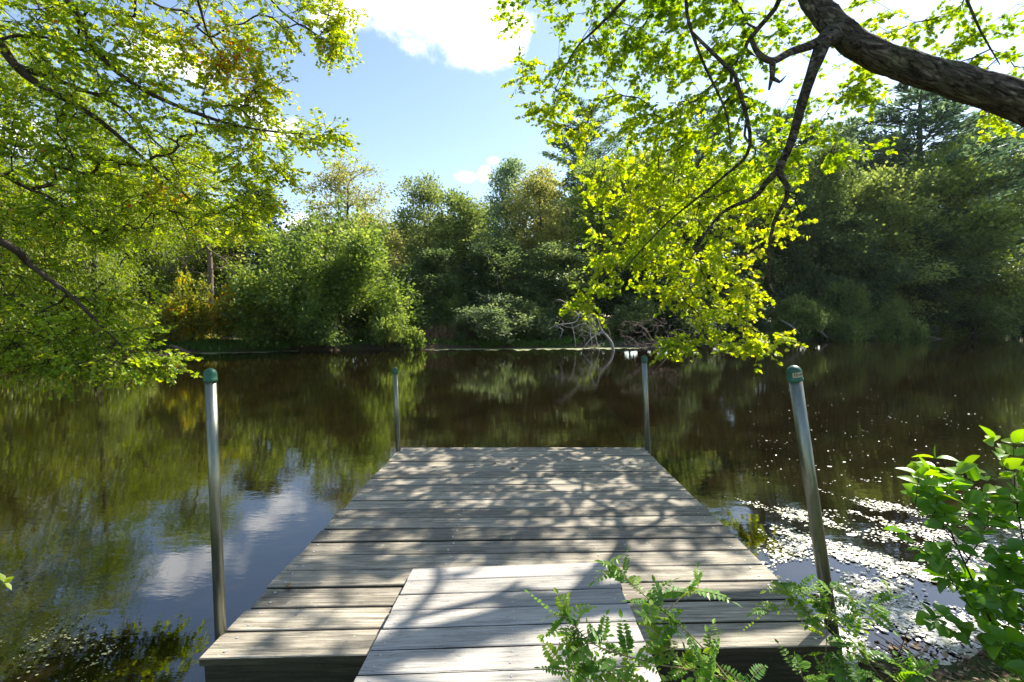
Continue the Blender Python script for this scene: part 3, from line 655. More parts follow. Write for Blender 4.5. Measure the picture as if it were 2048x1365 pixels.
GB = 'woodland trees on the far bank'
T = [
 ('fine1', 'bank_tree', 10, 21, 30, 330, 'leaf_lime', 'tall yellow green tree on the left bank, filling the upper left behind the overhanging twigs'),
 ('fine2', 'bank_tree', 190, 24, 165, 270, 'leaf_lime', 'yellow green tree on the left bank, second from the left frame edge'),
 ('fine1', 'bank_tree', 395, 36, 270, 260, 'leaf_lime', 'yellow green tree on the left bank standing just above the orange shrubs'),
 ('fine2', 'bank_tree', -220, 18, -60, 380, 'leaf_lime', 'yellow green tree outside the left frame edge'),
 ('round2', 'broadleaf_tree', -60, 36, 300, 260, 'leaf_green', 'dark green tree behind the overhanging branches at the left frame edge'),
 ('round3', 'broadleaf_tree', 90, 34, 400, 220, 'leaf_bright', 'light green tree behind the left overhanging leaves, left of the feathery bush'),
 ('tall2', 'broadleaf_tree', 240, 38, 330, 220, 'leaf_green', 'green tree behind the left leaves, above the pond edge grass'),
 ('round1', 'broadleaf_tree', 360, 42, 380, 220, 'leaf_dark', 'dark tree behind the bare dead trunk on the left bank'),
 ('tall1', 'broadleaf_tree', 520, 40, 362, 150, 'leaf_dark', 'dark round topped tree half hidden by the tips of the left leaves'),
 ('airy', 'airy_tree', 695, 44, 312, 225, 'leaf_olive', 'tall airy olive tree with open crown against the blue sky'),
 ('round3', 'broadleaf_tree', 745, 42, 430, 150, 'leaf_olive', 'olive tree under the tall airy tree, behind the big round willow bush'),
 ('tall2', 'broadleaf_tree', 858, 42, 345, 140, 'leaf_dark', 'dark leafy tree rising just right of the tall airy tree'),
 ('tall1', 'broadleaf_tree', 925, 40, 372, 150, 'leaf_green', 'green tree in front of the small white cloud'),
 ('tall1', 'broadleaf_tree', 1016, 46, 305, 120, 'leaf_blue', 'narrow blue green tree right of the small white cloud'),
 ('tall2', 'broadleaf_tree', 1085, 43, 330, 150, 'leaf_olive', 'yellowish olive tree right of the narrow blue green tree'),
 ('pine1', 'pine_tree', 1170, 56, 222, 190, 'leaf_blue', 'tall dark pine rising behind the left edge of the hanging maple leaves'),
 ('tall1', 'broadleaf_tree', 1195, 45, 305, 170, 'leaf_bright', 'yellow green tree right below the tall dark pine'),
 ('round1', 'broadleaf_tree', 1290, 46, 290, 220, 'leaf_green', 'green tree mostly hidden by the hanging maple leaves, centre right'),
 ('pine2', 'pine_tree', 1400, 58, 215, 190, 'leaf_blue', 'pine behind the thickest maple leaves'),
 ('tall2', 'broadleaf_tree', 1420, 50, 330, 210, 'leaf_dark', 'dark tree behind the lower maple leaves'),
 ('pine1', 'pine_tree', 1560, 60, 230, 190, 'leaf_blue', 'pine seen beyond the hanging forked maple branch'),
 ('round2', 'broadleaf_tree', 1570, 50, 350, 200, 'leaf_dark', 'dark tree just behind the fork of the hanging maple branch'),
 ('tall1', 'broadleaf_tree', 1650, 52, 275, 160, 'leaf_green', 'silvery green tree just right of the hanging maple branch'),
 ('pine2', 'pine_tree', 1820, 66, 178, 420, 'leaf_blue', 'great windblown pine below the thick leaning limb'),
 ('pine1', 'pine_tree', 1680, 64, 250, 200, 'leaf_blue', 'dark pine left of the great windblown pine'),
 ('tall2', 'broadleaf_tree', 1760, 54, 330, 200, 'leaf_green', 'leafy dark trunked oak on the right bank below the great pine'),
 ('round3', 'broadleaf_tree', 1880, 57, 285, 230, 'leaf_bright', 'light green tree lit by the sun in front of the great pine'),
 ('round1', 'broadleaf_tree', 1950, 52, 420, 200, 'leaf_green', 'green tree with low spreading boughs over the right bank'),
 ('pine1', 'pine_tree', 1960, 80, 240, 190, 'leaf_blue', 'bluish pine behind the light green tree near the right edge'),
 ('tall1', 'broadleaf_tree', 2030, 74, 285, 190, 'leaf_green', 'pale green tree at the right frame edge'),
 ('round2', 'broadleaf_tree', 2075, 70, 400, 200, 'leaf_blue', 'blue green tree low at the right frame edge by the dark cove'),
 ('round3', 'broadleaf_tree', 640, 46, 430, 170, 'leaf_green', 'green tree left behind the trunk of the tall airy tree'),
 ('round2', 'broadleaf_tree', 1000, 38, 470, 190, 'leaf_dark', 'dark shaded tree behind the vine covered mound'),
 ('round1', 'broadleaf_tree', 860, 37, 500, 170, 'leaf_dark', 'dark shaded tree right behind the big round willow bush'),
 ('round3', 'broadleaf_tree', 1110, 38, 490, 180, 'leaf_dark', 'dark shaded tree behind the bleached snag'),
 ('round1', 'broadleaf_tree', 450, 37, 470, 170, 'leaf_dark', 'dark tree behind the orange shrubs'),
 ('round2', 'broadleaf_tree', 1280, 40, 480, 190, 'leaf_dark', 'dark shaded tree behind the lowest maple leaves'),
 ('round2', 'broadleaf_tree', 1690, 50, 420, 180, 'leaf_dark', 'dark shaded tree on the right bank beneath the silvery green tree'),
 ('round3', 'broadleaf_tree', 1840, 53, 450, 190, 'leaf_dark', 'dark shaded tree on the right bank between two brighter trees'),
 ('tall1', 'broadleaf_tree', -260, 30, 200, 300, 'leaf_green', 'green tree beyond the left frame edge'),
 ('tall2', 'broadleaf_tree', 2260, 66, 260, 260, 'leaf_dark', 'dark tree beyond the right frame edge'),
 ('pine1', 'pine_tree', 300, 60, 330, 200, 'leaf_blue', 'pine behind the left overhanging leaves'),
]
for (k, nm, px, d, yt, w, mt, lab) in T: put(k, nm, px, d, yt, w, mt, lab, 'tree', GB)
for k_, (x_, y_, k0, h_, w_, mt_, lab_) in enumerate(((-17, 8.5, 'fine2', 13, 9, 'leaf_lime', 'yellow green tree on the left bank just beyond the leaning beech'), (-27, 15, 'round3', 15, 11, 'leaf_green', 'large green tree far along the left bank outside the frame'), (-30, 4, 'tall1', 16, 9, 'leaf_green', 'tall green tree behind the left bank outside the frame'), (-12, 3.0, 'round1', 9, 6, 'leaf_olive', 'small olive tree on the near left bank outside the frame'), (22, 9, 'round3', 14, 10, 'leaf_green', 'green tree on the near right bank outside the frame'))):
    tmesh, cmesh, (h0, w0) = PROTO[k0]; z_ = float(height(x_, y_))-.05
    r_ = empty('bank_tree', (x_, y_, z_), lab_, 'tree', GB, k_*1.3, (w_/w0, w_/w0, h_/h0))
    t_ = link('trunk', tmesh, r_); c_ = link('crown', cmesh, r_); c_.material_slots[0].link = 'OBJECT'; c_.material_slots[0].material = M[mt_]
# backing row of distant trees so the wood is deep
bi = 0
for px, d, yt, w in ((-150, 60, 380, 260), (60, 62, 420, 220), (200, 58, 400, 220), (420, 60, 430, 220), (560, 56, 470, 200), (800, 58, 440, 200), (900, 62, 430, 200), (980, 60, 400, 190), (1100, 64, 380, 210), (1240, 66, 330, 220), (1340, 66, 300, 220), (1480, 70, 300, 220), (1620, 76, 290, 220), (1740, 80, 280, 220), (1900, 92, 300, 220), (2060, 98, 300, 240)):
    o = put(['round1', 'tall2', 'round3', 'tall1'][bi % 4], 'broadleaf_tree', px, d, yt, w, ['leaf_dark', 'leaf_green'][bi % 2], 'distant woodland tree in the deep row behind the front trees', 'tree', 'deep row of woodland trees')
    bi += 1

GS = 'shrubs along the far bank'
S = [
 ('willow', 'willow_shrub', 680, 31.5, 448, 320, 'leaf_bright', 'big round light green willow bush leaning over the far bank'),
 ('mound3', 'willow_shrub', 785, 30.8, 585, 120, 'leaf_bright', 'light green bush tapering right of the big round willow bush'),
 ('mound2', 'willow_shrub', 575, 31, 560, 100, 'leaf_green', 'dark shaded lower left side bush against the big round willow bush'),
 ('mound3', 'autumn_shrub', 385, 29.5, 556, 150, 'leaf_orange', 'orange tinged shrub, left one of the two on the grassy bank'),
 ('mound2', 'autumn_shrub', 492, 30.5, 548, 120, 'leaf_orange', 'orange tinged shrub touching the left side of the big round willow bush'),
 ('mound1', 'shrub', 290, 29, 610, 130, 'leaf_bright', 'yellow green bush left of the orange shrubs'),
 ('willow', 'juniper', 150, 26.5, 478, 190, 'leaf_green', 'feathery green conical bush behind the low left leaves'),
 ('mound1', 'shrub', 30, 25, 560, 170, 'leaf_green', 'green bush at the left frame edge behind the low left leaves'),
 ('mound2', 'shrub', -120, 22, 540, 240, 'leaf_green', 'green bush beyond the left frame edge'),
 ('mound1', 'vine_mound', 1000, 34.3, 586, 205, 'leaf_vine', 'grey green vine covered mound on the bank left of the bleached snag'),
 ('mound2', 'vine_mound', 935, 33.8, 630, 90, 'leaf_vine', 'low spilling vine heap left of the vine covered mound'),
 ('mound2', 'shrub', 1070, 35, 598, 110, 'leaf_dark', 'dark bush between the vine covered mound and the bleached snag'),
 ('mound2', 'shrub', 840, 35, 590, 90, 'leaf_dark', 'dark bush behind the brown dead brush'),
 ('mound3', 'shrub', 905, 36, 560, 120, 'leaf_green', 'green bush above the brown dead brush'),
 ('mound1', 'shrub', 1160, 35.5, 600, 120, 'leaf_dark', 'dark bush directly behind the bleached snag'),
 ('mound2', 'shrub', 1260, 37, 590, 140, 'leaf_dark', 'dark bush behind the brown dead brush top'),
 ('mound1', 'shrub', 1370, 39, 580, 150, 'leaf_dark', 'dark bush behind the lowest maple sprays, left of two'),
 ('mound3', 'shrub', 1480, 41, 570, 140, 'leaf_dark', 'dark bush behind the lowest maple sprays, right of two'),
 ('mound2', 'shrub', 1580, 43, 590, 120, 'leaf_green', 'olive bush on the right bank above the tip of the maple spray'),
 ('mound1', 'shrub', 1668, 46, 560, 130, 'leaf_green', 'green bush on the right bank left of the leaning driftwood'),
 ('mound3', 'shrub', 1765, 49, 545, 130, 'leaf_green', 'soft green bush on the right bank behind the long driftwood'),
 ('mound2', 'shrub', 1720, 47, 620, 90, 'leaf_green', 'low green bush at the water edge, below the soft green bush'),
 ('mound1', 'shrub', 1850, 54, 580, 140, 'leaf_green', 'green bush on the right bank left of the rounded point bush'),
 ('willow', 'shrub', 1925, 57, 590, 120, 'leaf_green', 'rounded green bush at the point where the right bank turns away'),
 ('mound2', 'shrub', 2010, 68, 600, 120, 'leaf_dark', 'dark bush in the shaded cove near the right frame edge'),
 ('mound1', 'shrub', 2100, 73, 590, 140, 'leaf_dark', 'dark bush in the cove past the right frame edge'),
]
for (k, nm, px, d, yt, w, mt, lab) in S: put(k, nm, px, d, yt, w, mt, lab, 'shrub', GS, parts=('stem', 'foliage'))

# ------------------------------------------------------------------ dead wood
def dead_branches(name, label, cat, base, limbs, mat, blobs=None, group=None, r_tip=.006, alpha=.2, per=20):
    sk = Skel(); prev = {}
    for key, pts, rad, par in limbs:
        prev[key] = sk.limb(pts, rad, None if par is None else prev[par[0]][par[1]], n=4)
    if blobs: sk.grow(blob_points(blobs, per, 4), alpha, .3, .05, bend=.12)
    mb = MB(); sk.build(mb, r_tip, 2.4, big=10, mid=6, small=4)
    o = link(name, mb.mesh(name, mat, True, base)); o.location = [float(v) for v in base]
    return tag(o, label, cat, group)
d = 29.5
dead_branches('bleached_snag', 'bleached white dead branches arching out of the water by the far bank', 'dead tree', P(1228, 702, d),
  [('a', [P(1228, 712, d), P(1222, 684, d), P(1203, 660, d), P(1194, 630, d)], [.11, .085, .05, .02], None),
   ('b', [P(1205, 662, d), P(1180, 680, d-.5), P(1163, 702, d-.8)], [.045, .035, .02], ('a', 6)),
   ('c', [P(1190, 668, d), P(1195, 690, d-.6), P(1200, 706, d-.8)], [.03, .02, .012], ('a', 7)),
   ('e', [P(1188, 640, d-.3), P(1180, 662, d-.6), P(1184, 688, d-.7), P(1176, 706, d-.7)], [.03, .028, .02, .012], ('a', 12)),
   ('f', [P(1160, 628, d), P(1150, 645, d-.2), P(1118, 650, d-.4), P(1097, 658, d-.5)], [.035, .035, .025, .01], ('a', 12)),
   ('g', [P(1146, 660, d-.4), P(1150, 680, d-.4), P(1152, 700, d-.4)], [.028, .02, .01], ('f', 5)),
   ('h', [P(1126, 660, d-.5), P(1122, 672, d-.5), P(1118, 680, d-.5)], [.025, .02, .01], ('f', 9)),
   ('i', [P(1140, 612, d), P(1120, 600, d), P(1110, 602, d)], [.04, .025, .01], ('f', 1))], M['dead_wood'],
  [(1180, 670, d, 45, 28), (1125, 660, d, 22, 12), (1150, 640, d, 34, 10)], r_tip=.008, per=7)
d = 24
dead_branches('dead_treetop', 'brown tangled dead treetop lying in the water beneath the maple leaves', 'dead tree', P(1300, 715, d),
  [('a', [P(1345, 730, d), P(1310, 690, d), P(1290, 660, d), P(1262, 640, d)], [.06, .045, .03, .01], None),
   ('b', [P(1290, 700, d-.3), P(1265, 690, d-.5), P(1240, 668, d-.6)], [.03, .02, .01], ('a', 4)),
   ('c', [P(1330, 680, d), P(1350, 660, d), P(1372, 664, d)], [.03, .02, .01], ('a', 4))], M['dead_brown'],
  [(1268, 660, d, 34, 22), (1290, 690, d, 45, 16), (1340, 680, d, 40, 20), (1310, 650, d, 40, 15)], r_tip=.012, per=40, alpha=.1)
d = 33
dead_branches('bare_tree', 'bare grey trunk with drooping dead branches above the orange shrubs', 'dead tree', P(420, 640, d),
  [('a', [P(420, 668, d), P(421, 560, d), P(418, 500, d), P(412, 460, d)], [.24, .18, .15, .10], None),
   ('b', [P(450, 520, d-.5), P(472, 550, d-.8)], [.05, .02], ('a', 8)),
   ('c', [P(380, 515, d-.5), P(352, 520, d-.8), P(325, 560, d-1)], [.06, .045, .015], ('a', 9)),
   ('e', [P(372, 530, d-.5), P(376, 552, d-.6)], [.03, .015], ('c', 3))], M['dead_brown'],
  [(462, 530, d-.6, 34, 24), (345, 530, d-.6, 40, 26)], r_tip=.012, per=8)
GL = 'driftwood along the right bank'
for (x0, y0, x1, y1, d, r, lab) in ((1627, 655, 1655, 676, 44, .07, 'pale driftwood branch leaning out of the right bank'),
      (1700, 672, 1768, 676, 46, .09, 'low grey log lying at the right water edge'),
      (1790, 668, 1895, 681, 48, .08, 'long dark driftwood pole half in the water on the right'),
      (1828, 648, 1853, 672, 49, .05, 'bent pale stick standing at the right bank'),
      (1560, 640, 1600, 668, 40, .05, 'thin pale branch slanting behind the maple spray tip')):
    a, b = P(x0, y0, d), P(x1, y1, d-.5); mb = MB(); mid = (a+b)/2+[0, 0, .12]
    p_, r_ = smooth_path([a, mid, b], [r*.5, r, r*.9], 5); mb.tube(p_, r_, 8, rough=.06)
    q = mid+(b-a)*.1; mb.tube([q, q+[.3, .1, .45], q+[.5, .1, .6]], [r*.5, r*.3, r*.1], 5)
    o = link('driftwood', mb.mesh('driftwood', M['dead_wood'] if r < .08 else M['dead_brown'], True, a)); o.location = a
    tag(o, lab, 'driftwood', GL)
# rock / stump at the left water edge
mb = MB(); a = P(360, 705, 27.3); p_, r_ = smooth_path([a+[-.6, 0, .35], a+[-.1, 0, .2], a+[.7, -.1, -.1]], [.10, .14, .11], 5); mb.tube(p_, r_, 8, rough=.08)
o = link('log', mb.mesh('log', M['dead_brown'], True, a)); o.location = a; tag(o, 'short grey log at the water edge below the orange shrubs', 'log')

# brown dead brush pile
mb = MB(); c0 = P(880, 690, 33.2); n = 2600
b = c0+rng.normal(size=(n, 3))*[1.0, .6, .0]+[0, .6, .1]; b[:, 2] = height(b[:, 0], b[:, 1])
dr = unit(rng.normal(size=(n, 3))*[.6, .6, .3]+[0.1, 0, .7]); L_ = rng.uniform(.4, 1.3, n)[:, None]
e = b+dr*L_; s = unit(np.cross(dr, rng.normal(size=(n, 3))))*.022
mb.add_same(np.stack([b+s, b-s, e-s*.3, e+s*.3], 1), [(0, 1, 2, 3)], rng.random(n))
o = link('dead_brush', mb.mesh('dead_brush', M['dead_leaf'], False, c0)); o.location = c0
tag(o, 'tan dead vine brush spilling down the bank left of the vine mound', 'brush')

# far-bank grass and marginal plants (uncountable)
def grass(name, pts, h, mat, lab, cat, kind='stuff', wid=.02):
    n = len(pts); mb = MB(); a = rng.random(n)*6.28; s = np.stack([np.cos(a), np.sin(a), a*0], 1)*wid
    hh = (h*rng.uniform(.5, 1.2, n))[:, None]; ln = rng.normal(size=(n, 3))*[.35, .35, 0]
    m_ = pts+hh*(np.array([0, 0, .6])+ln*.25); e = pts+hh*(np.array([0, 0, .95])+ln)
    mb.add_same(np.stack([pts-s, pts+s, m_+s*.8, m_-s*.8, e], 1), [(0, 1, 2, 3), (3, 2, 4)], rng.random(n))
    c = pts.mean(0); o = link(name, mb.mesh(name, mat, False, c)); o.location = c
    tag(o, lab, cat, kind=kind); return o
def strip_pts(px0, px1, off0, off1, n):
    px = rng.uniform(px0, px1, n); u = (px-1024)/F; yy = shore(u)+.4+rng.uniform(off0, off1, n); xx = u*yy
    return np.stack([xx, yy, height(xx, yy)], 1)
grass('bank_grass', strip_pts(340, 580, 0, 2.2, 5000), .28, M['grass'], 'low green grass on the left far bank under the orange shrubs', 'grass', wid=.035)
grass('bank_weeds', np.concatenate([strip_pts(960, 1160, -.1, 1.6, 3500), strip_pts(1500, 2050, -.2, 2.0, 6000), strip_pts(-300, 340, -.2, 2.5, 5000), strip_pts(560, 960, .3, 3, 2500)]), .32, M['grass'], 'low weeds and grass fringing the far bank', 'weeds', wid=.035)
c0 = P(1036, 692, 33); q = np.abs(rng.normal(size=(900, 1)))**.5*.55; a = rng.random((900, 1))*6.28
pts = np.concatenate([c0[0]+q*np.cos(a), 33.3+q*np.sin(a)*.6, np.zeros((900, 1))], 1)
grass('grass_tuft', pts, .95, M['grass'], 'tall green grass tuft at the water edge in front of the vine mound', 'grass', None, .03)

# duckweed band along the far shore
def band(px0, px1, w0, w1, name, lab):
    px = np.arange(px0, px1, 4.0); u = (px-1024)/F; t = np.linspace(0, 1, len(px))
    wd = np.interp(t, [0, .3, .7, 1], [w0*.2, w0, w1, w1*.1])*(1+.35*np.sin(px*.11)+.25*np.sin(px*.31+1)); y1 = shore(u)+.9; y0 = shore(u)-wd+.3*np.sin(px*.07)
    n = len(px); V = np.concatenate([np.stack([u*y0, y0, np.full(n, .008)], 1), np.stack([u*y1, y1, np.full(n, .010)], 1)])
    mb = MB(); mb.add(V, [(k, k+1, n+k+1, n+k) for k in range(n-1)])
    o = link(name, mb.mesh(name, M['duckweed'])); tag(o, lab, 'duckweed', kind='stuff')
band(345, 600, .9, .7, 'duckweed_mat', 'pale duckweed film on the water along the left far bank')
band(800, 1560, 1.7, 1.2, 'duckweed_mat', 'pale duckweed film on the water below the vine mound and snag')

# ------------------------------------------------------------------ floating leaves, near right
def water_pt(px, py):
    a = P(px, py, 1.0)-np.array([0, 0, H]); t = -H/a[2]; return np.array([a[0]*t, t, 0])
def noise2(x, y, s):
    return (np.sin(x*1.7*s+1.3*np.sin(y*2.1*s))+np.sin(y*2.3*s+1.7*np.sin(x*1.3*s+1))+np.sin((x+y)*3.1*s+np.sin(x*4*s)))/3
def floaters(name, n, region, size, thr, lab, cat, mat, val=None, scale=1.0):
    px = rng.uniform(region[0], region[2], n*6); py = rng.uniform(region[1], region[3], n*6)
    W = np.array([water_pt(a, b) for a, b in zip(px, py)])
    dn = noise2(W[:, 0], W[:, 1], scale); land_ = np.maximum(*land(W[:, 0], W[:, 1]))
    ok = (dn+rng.normal(size=len(dn))*.3 > thr(px, py)) & (land_ < .05) & ~((np.abs(W[:, 0]-.05) < 1.7) & (W[:, 1] < 6.1) & (W[:, 1] > 1))
    W = W[ok][:n]; m_ = len(W); W[:, 2] = rng.uniform(.004, .010, m_)
    k = 7; a = np.arange(k)*2*pi/k
    r = size*np.exp(rng.normal(size=m_)*.45); rr = r[:, None]*(1+.25*rng.normal(size=(m_, k)).clip(-1, 1))
    tilt = rng.normal(size=(m_, 2))*.10; ph = rng.random((m_, 1))*6.28
    dx = rr*np.cos(a+ph); dy = rr*np.sin(a+ph)*.8; dz = dx*tilt[:, :1]+dy*tilt[:, 1:]
    V = np.stack([W[:, :1]+dx, W[:, 1:2]+dy, W[:, 2:]+dz+.002], -1)
    mb = MB(); mb.add_same(V, [tuple(range(k))], rng.random(m_))
    o = link(name, mb.mesh(name, mat)); tag(o, lab, cat, kind='stuff'); print(name, m_)
floaters('floating_leaves', 17000, (1380, 960, 2200, 1400), .0085, lambda x, y: .22+.9*np.clip((1060-y)/120, 0, 1)+.8*np.clip((1600-x)/200, 0, 1)-.45*np.clip((y-1180)/150, 0, 1), 'pale sunlit specks and tiny leaves floating on the water right of the dock', 'floating leaves', M['pads'], scale=3.1)
floaters('floating_seeds', 420, (1500, 690, 2100, 960), .0075, lambda x, y: -2+0*x, 'scattered tiny bright seeds floating far out on the right water', 'floating seeds', M['pads'])
floaters('floating_weed', 600, (-60, 1230, 330, 1400), .0045, lambda x, y: .35+np.clip((x-60)/400, 0, 1)+np.clip((1300-y)/100, 0, 1)*.5, 'yellowish weed floating at the bottom left corner of the water', 'floating weed', M['duckweed'], scale=2.0)

# ------------------------------------------------------------------ dock
def corner(px, py, d): return P(px, py, d)
NL, NR = corner(403, 1318, 2.17), corner(1683, 1290, 2.235)
FL, FR = corner(805, 895, 5.94), corner(1285, 895, 5.90)
DO = (NL+NR)/2
def dk(s, t, z=0.0):
    """s 0..1 left to right, t 0..1 near to far"""
    return (NL*(1-s)+NR*s)*(1-t)+(FL*(1-s)+FR*s)*t+np.array([-.036*z, 0, z])
dock = empty('dock', DO, 'grey weathered wooden dock of wide cross boards running out over the pond', 'dock')
def box_pts(mb, p8, val, mi=0):
    mb.add(p8, [(0, 3, 2, 1), (4, 5, 6, 7), (0, 1, 5, 4), (1, 2, 6, 5), (2, 3, 7, 6), (3, 0, 4, 7)], val, mi)
mb = MB(); nb = 19; gap = .0030
for k in range(nb):
    t0 = k/nb+gap*.7*rng.uniform(.6, 1.6); t1 = (k+1)/nb-gap*.7*rng.uniform(.6, 1.6)
    e0 = rng.normal()*.0025; e1 = rng.normal()*.0025; dz = rng.normal()*.0018
    val = rng.random(); ns = 16; top = []; V = []; ss = np.linspace(-.004+e0, 1.004+e1, ns+1)
    for i_, s in enumerate(ss):
        w = .0004*math.sin(s*9+k)+rng.normal()*.0002; cz = .0022*math.sin(s*5+k*2)
        ch = .004/3.7
        V += [dk(s, t0+w, -.038+dz), dk(s, t0+w, -.005+dz+cz), dk(s, t0+ch+w, dz+cz), dk(s, t1-ch+w, dz+cz+.001), dk(s, t1+w, -.005+dz+cz), dk(s, t1+w, -.038+dz)]
    fs = []; fd = []
    for i_ in range(ns):
        for j in range(6):
            a_, b_ = i_*6+j, i_*6+(j+1) % 6
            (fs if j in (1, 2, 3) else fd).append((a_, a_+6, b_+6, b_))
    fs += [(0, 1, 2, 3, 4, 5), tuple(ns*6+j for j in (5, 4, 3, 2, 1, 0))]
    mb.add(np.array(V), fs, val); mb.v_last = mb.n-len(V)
    for f_ in fd: mb.l.append(np.array(f_)+mb.v_last); mb.ls.append(4); mb.mi.append(2)  # board sides coloured dark, so shade in the gaps is painted on
    for s in (.025, .335, .665, .975):
        for tt in (.25, .75):
            c = dk(s+rng.normal()*.003, (k+tt)/nb, .0042+dz); a = np.arange(8)*2*pi/8
            mb.add(np.stack([c[0]+.0065*np.cos(a), c[1]+.0065*np.sin(a), np.full(8, c[2])], 1), [tuple(range(8))], .5, 1)
link('decking', mb.mesh('decking', [M['deck'], M['screw'], M['fascia_gap_shade']], False, DO), dock)
mb = MB()
def beam(s0, t0, s1, t1, z0, z1, val):
    box_pts(mb, np.array([dk(s0, t0, z0), dk(s1, t0, z0), dk(s1, t1, z0), dk(s0, t1, z0), dk(s0, t0, z1), dk(s1, t0, z1), dk(s1, t1, z1), dk(s0, t1, z1)]), val)
beam(.0, .004, 1.0, .015, -.30, -.041, .3)
beam(.0, .985, 1.0, .996, -.30, -.041, .5)
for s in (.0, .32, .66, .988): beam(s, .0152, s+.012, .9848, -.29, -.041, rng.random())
link('frame', mb.mesh('frame', M['fascia_gap_shade'], False, DO), dock)

# posts
def post(base_px, base_py, d, top_px, top_py, wpx, label, sticker=False, dtop=None):
    b = P(base_px, base_py, d); t = P(top_px, top_py, dtop or d); ax = unit(t-b); bot = b-ax*((b[2]+.7)/ax[2])
    r = wpx/F*d/2; root = empty('dock_post', b, label, 'post', 'metal posts at the dock corners')
    mb = MB(); mb.tube([bot-b, (t-b)*.5, t-b-ax*.03], r, 32); link('pole', mb.mesh('pole', M['steel'], True), root)
    mb = MB(); R_ = r*1.16; hc = R_*2.2
    prof = [(-hc, R_*.97), (-hc, R_*1.05), (-hc+.012, R_*1.05), (-hc+.014, R_)]+[(-R_*(1-math.sin(q)), R_*math.cos(q)) for q in np.linspace(0, pi/2-.02, 8)]
    mb.tube([t-b+ax*p_[0] for p_ in prof], [p_[1] for p_ in prof], 32); cap = link('cap', mb.mesh('cap', M['cap'], True), root)
    if sticker:
        mb = MB(); side = unit(np.cross(ax, [0, -1, 0])); fw = unit(np.cross(ax, side)); fw = fw if fw[1] < 0 else -fw
        def at_(a_, z, e): return t-b+ax*z+(side*math.sin(a_)+fw*math.cos(a_))*(R_+e)
        aa = np.linspace(-.75, .75, 9)
        for i_ in range(8):
            mb.add([at_(aa[i_], -hc*.74, .0008), at_(aa[i_+1], -hc*.74, .0008), at_(aa[i_+1], -hc*.42, .0008), at_(aa[i_], -hc*.42, .0008)], [(0, 1, 2, 3)], .5, 0)
        for a_, w_, z0, z1 in ((-.55, .10, .68, .5), (-.32, .06, .68, .48), (-.15, .08, .66, .5), (.08, .07, .68, .5), (.25, .10, .66, .48), (.5, .07, .68, .5)):
            mb.add([at_(a_, -hc*z0, .0014), at_(a_+w_, -hc*z0, .0014), at_(a_+w_, -hc*z1, .0014), at_(a_, -hc*z1, .0014)], [(0, 1, 2, 3)], .5, 1)
        link('sticker', mb.mesh('sticker', [M['sticker'], M['ink']]), cap)
    return root
post(441, 1262, 2.36, 420, 737, 21, 'steel post with green cap at the near left dock corner')
post(797, 915, 5.75, 790, 735, 9.5, 'steel post with green cap at the far left dock corner')
post(1296, 912, 5.78, 1288, 711, 10.5, 'steel post with green cap at the far right dock corner')
post(1664, 1262, 2.42, 1586, 731, 24.5, 'leaning steel post with green cap and small sticker at the near right dock corner', True)

# ramp
RO = (P(822, 1137, 2.89)+P(1225, 1124, 2.89))/2
rx = unit(P(1225, 1124, 2.89)-P(822, 1137, 2.89)); ry = unit((P(702, 1345, 1.876)+P(1325, 1345, 1.876))/2-RO); rzv = np.cross(ry, rx)*-1
if rzv[2] < 0: rzv = -rzv
ramp = empty('gangway', RO, 'pale newer plank ramp laid over the near end of the grey dock', 'ramp')
mb = MB(); pw = .167
for k in range(14):
    y0 = k*pw+.004; y1 = (k+1)*pw-.004-.001*rng.random(); z = rng.normal()*.001
    e = rng.normal(size=2)*.003; hw = .622; V = []
    ns = 8
    for s in np.linspace(-hw+e[0], hw+e[1], ns+1):
        w = .0012*math.sin(s*7+k*3)
        for (yy, zz) in ((y0, -.036), (y0, -.004), (y0+.005, 0), (y1-.005, 0), (y1, -.004), (y1, -.036)):
            V.append(rx*s+ry*(yy+w)+rzv*(zz+z))
    fs = []; fd = []
    for i_ in range(ns):
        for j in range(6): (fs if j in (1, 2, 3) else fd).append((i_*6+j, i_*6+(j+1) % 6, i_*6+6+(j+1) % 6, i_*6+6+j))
    fs += [(5, 4, 3, 2, 1, 0), tuple(ns*6+j for j in range(6))]
    mb.add(np.array(V), fs, rng.random())
    for f_ in fd: mb.l.append(np.array(f_)+mb.n-len(V)); mb.ls.append(4); mb.mi.append(2)  # ramp gaps deepened the same way: painted shade on the plank sides
    for s in (-.57, 0.02, .57):
        for yy in (y0+.04, y1-.04):
            c = rx*(s+rng.normal()*.006)+ry*yy+rzv*.003; a = np.arange(8)*2*pi/8
            mb.add(c+.0042*(np.cos(a)[:, None]*rx+np.sin(a)[:, None]*ry), [tuple(range(8))], .5, 1)
me = mb.mesh('planks', [M['ramp'], M['screw'], M['fascia_gap_shade']]); link('planks', me, ramp)
mb = MB()
for s in (-.60, -.02, .56):
    V = [rx*(s+a_)+ry*yy+rzv*zz for zz in (-.066, -.038) for (a_, yy) in ((0, .01), (.04, .01), (.04, 2.3), (0, 2.3))]
    box_pts(mb, np.array(V), .4)
link('runners', mb.mesh('runners', M['fascia_gap_shade']), ramp)

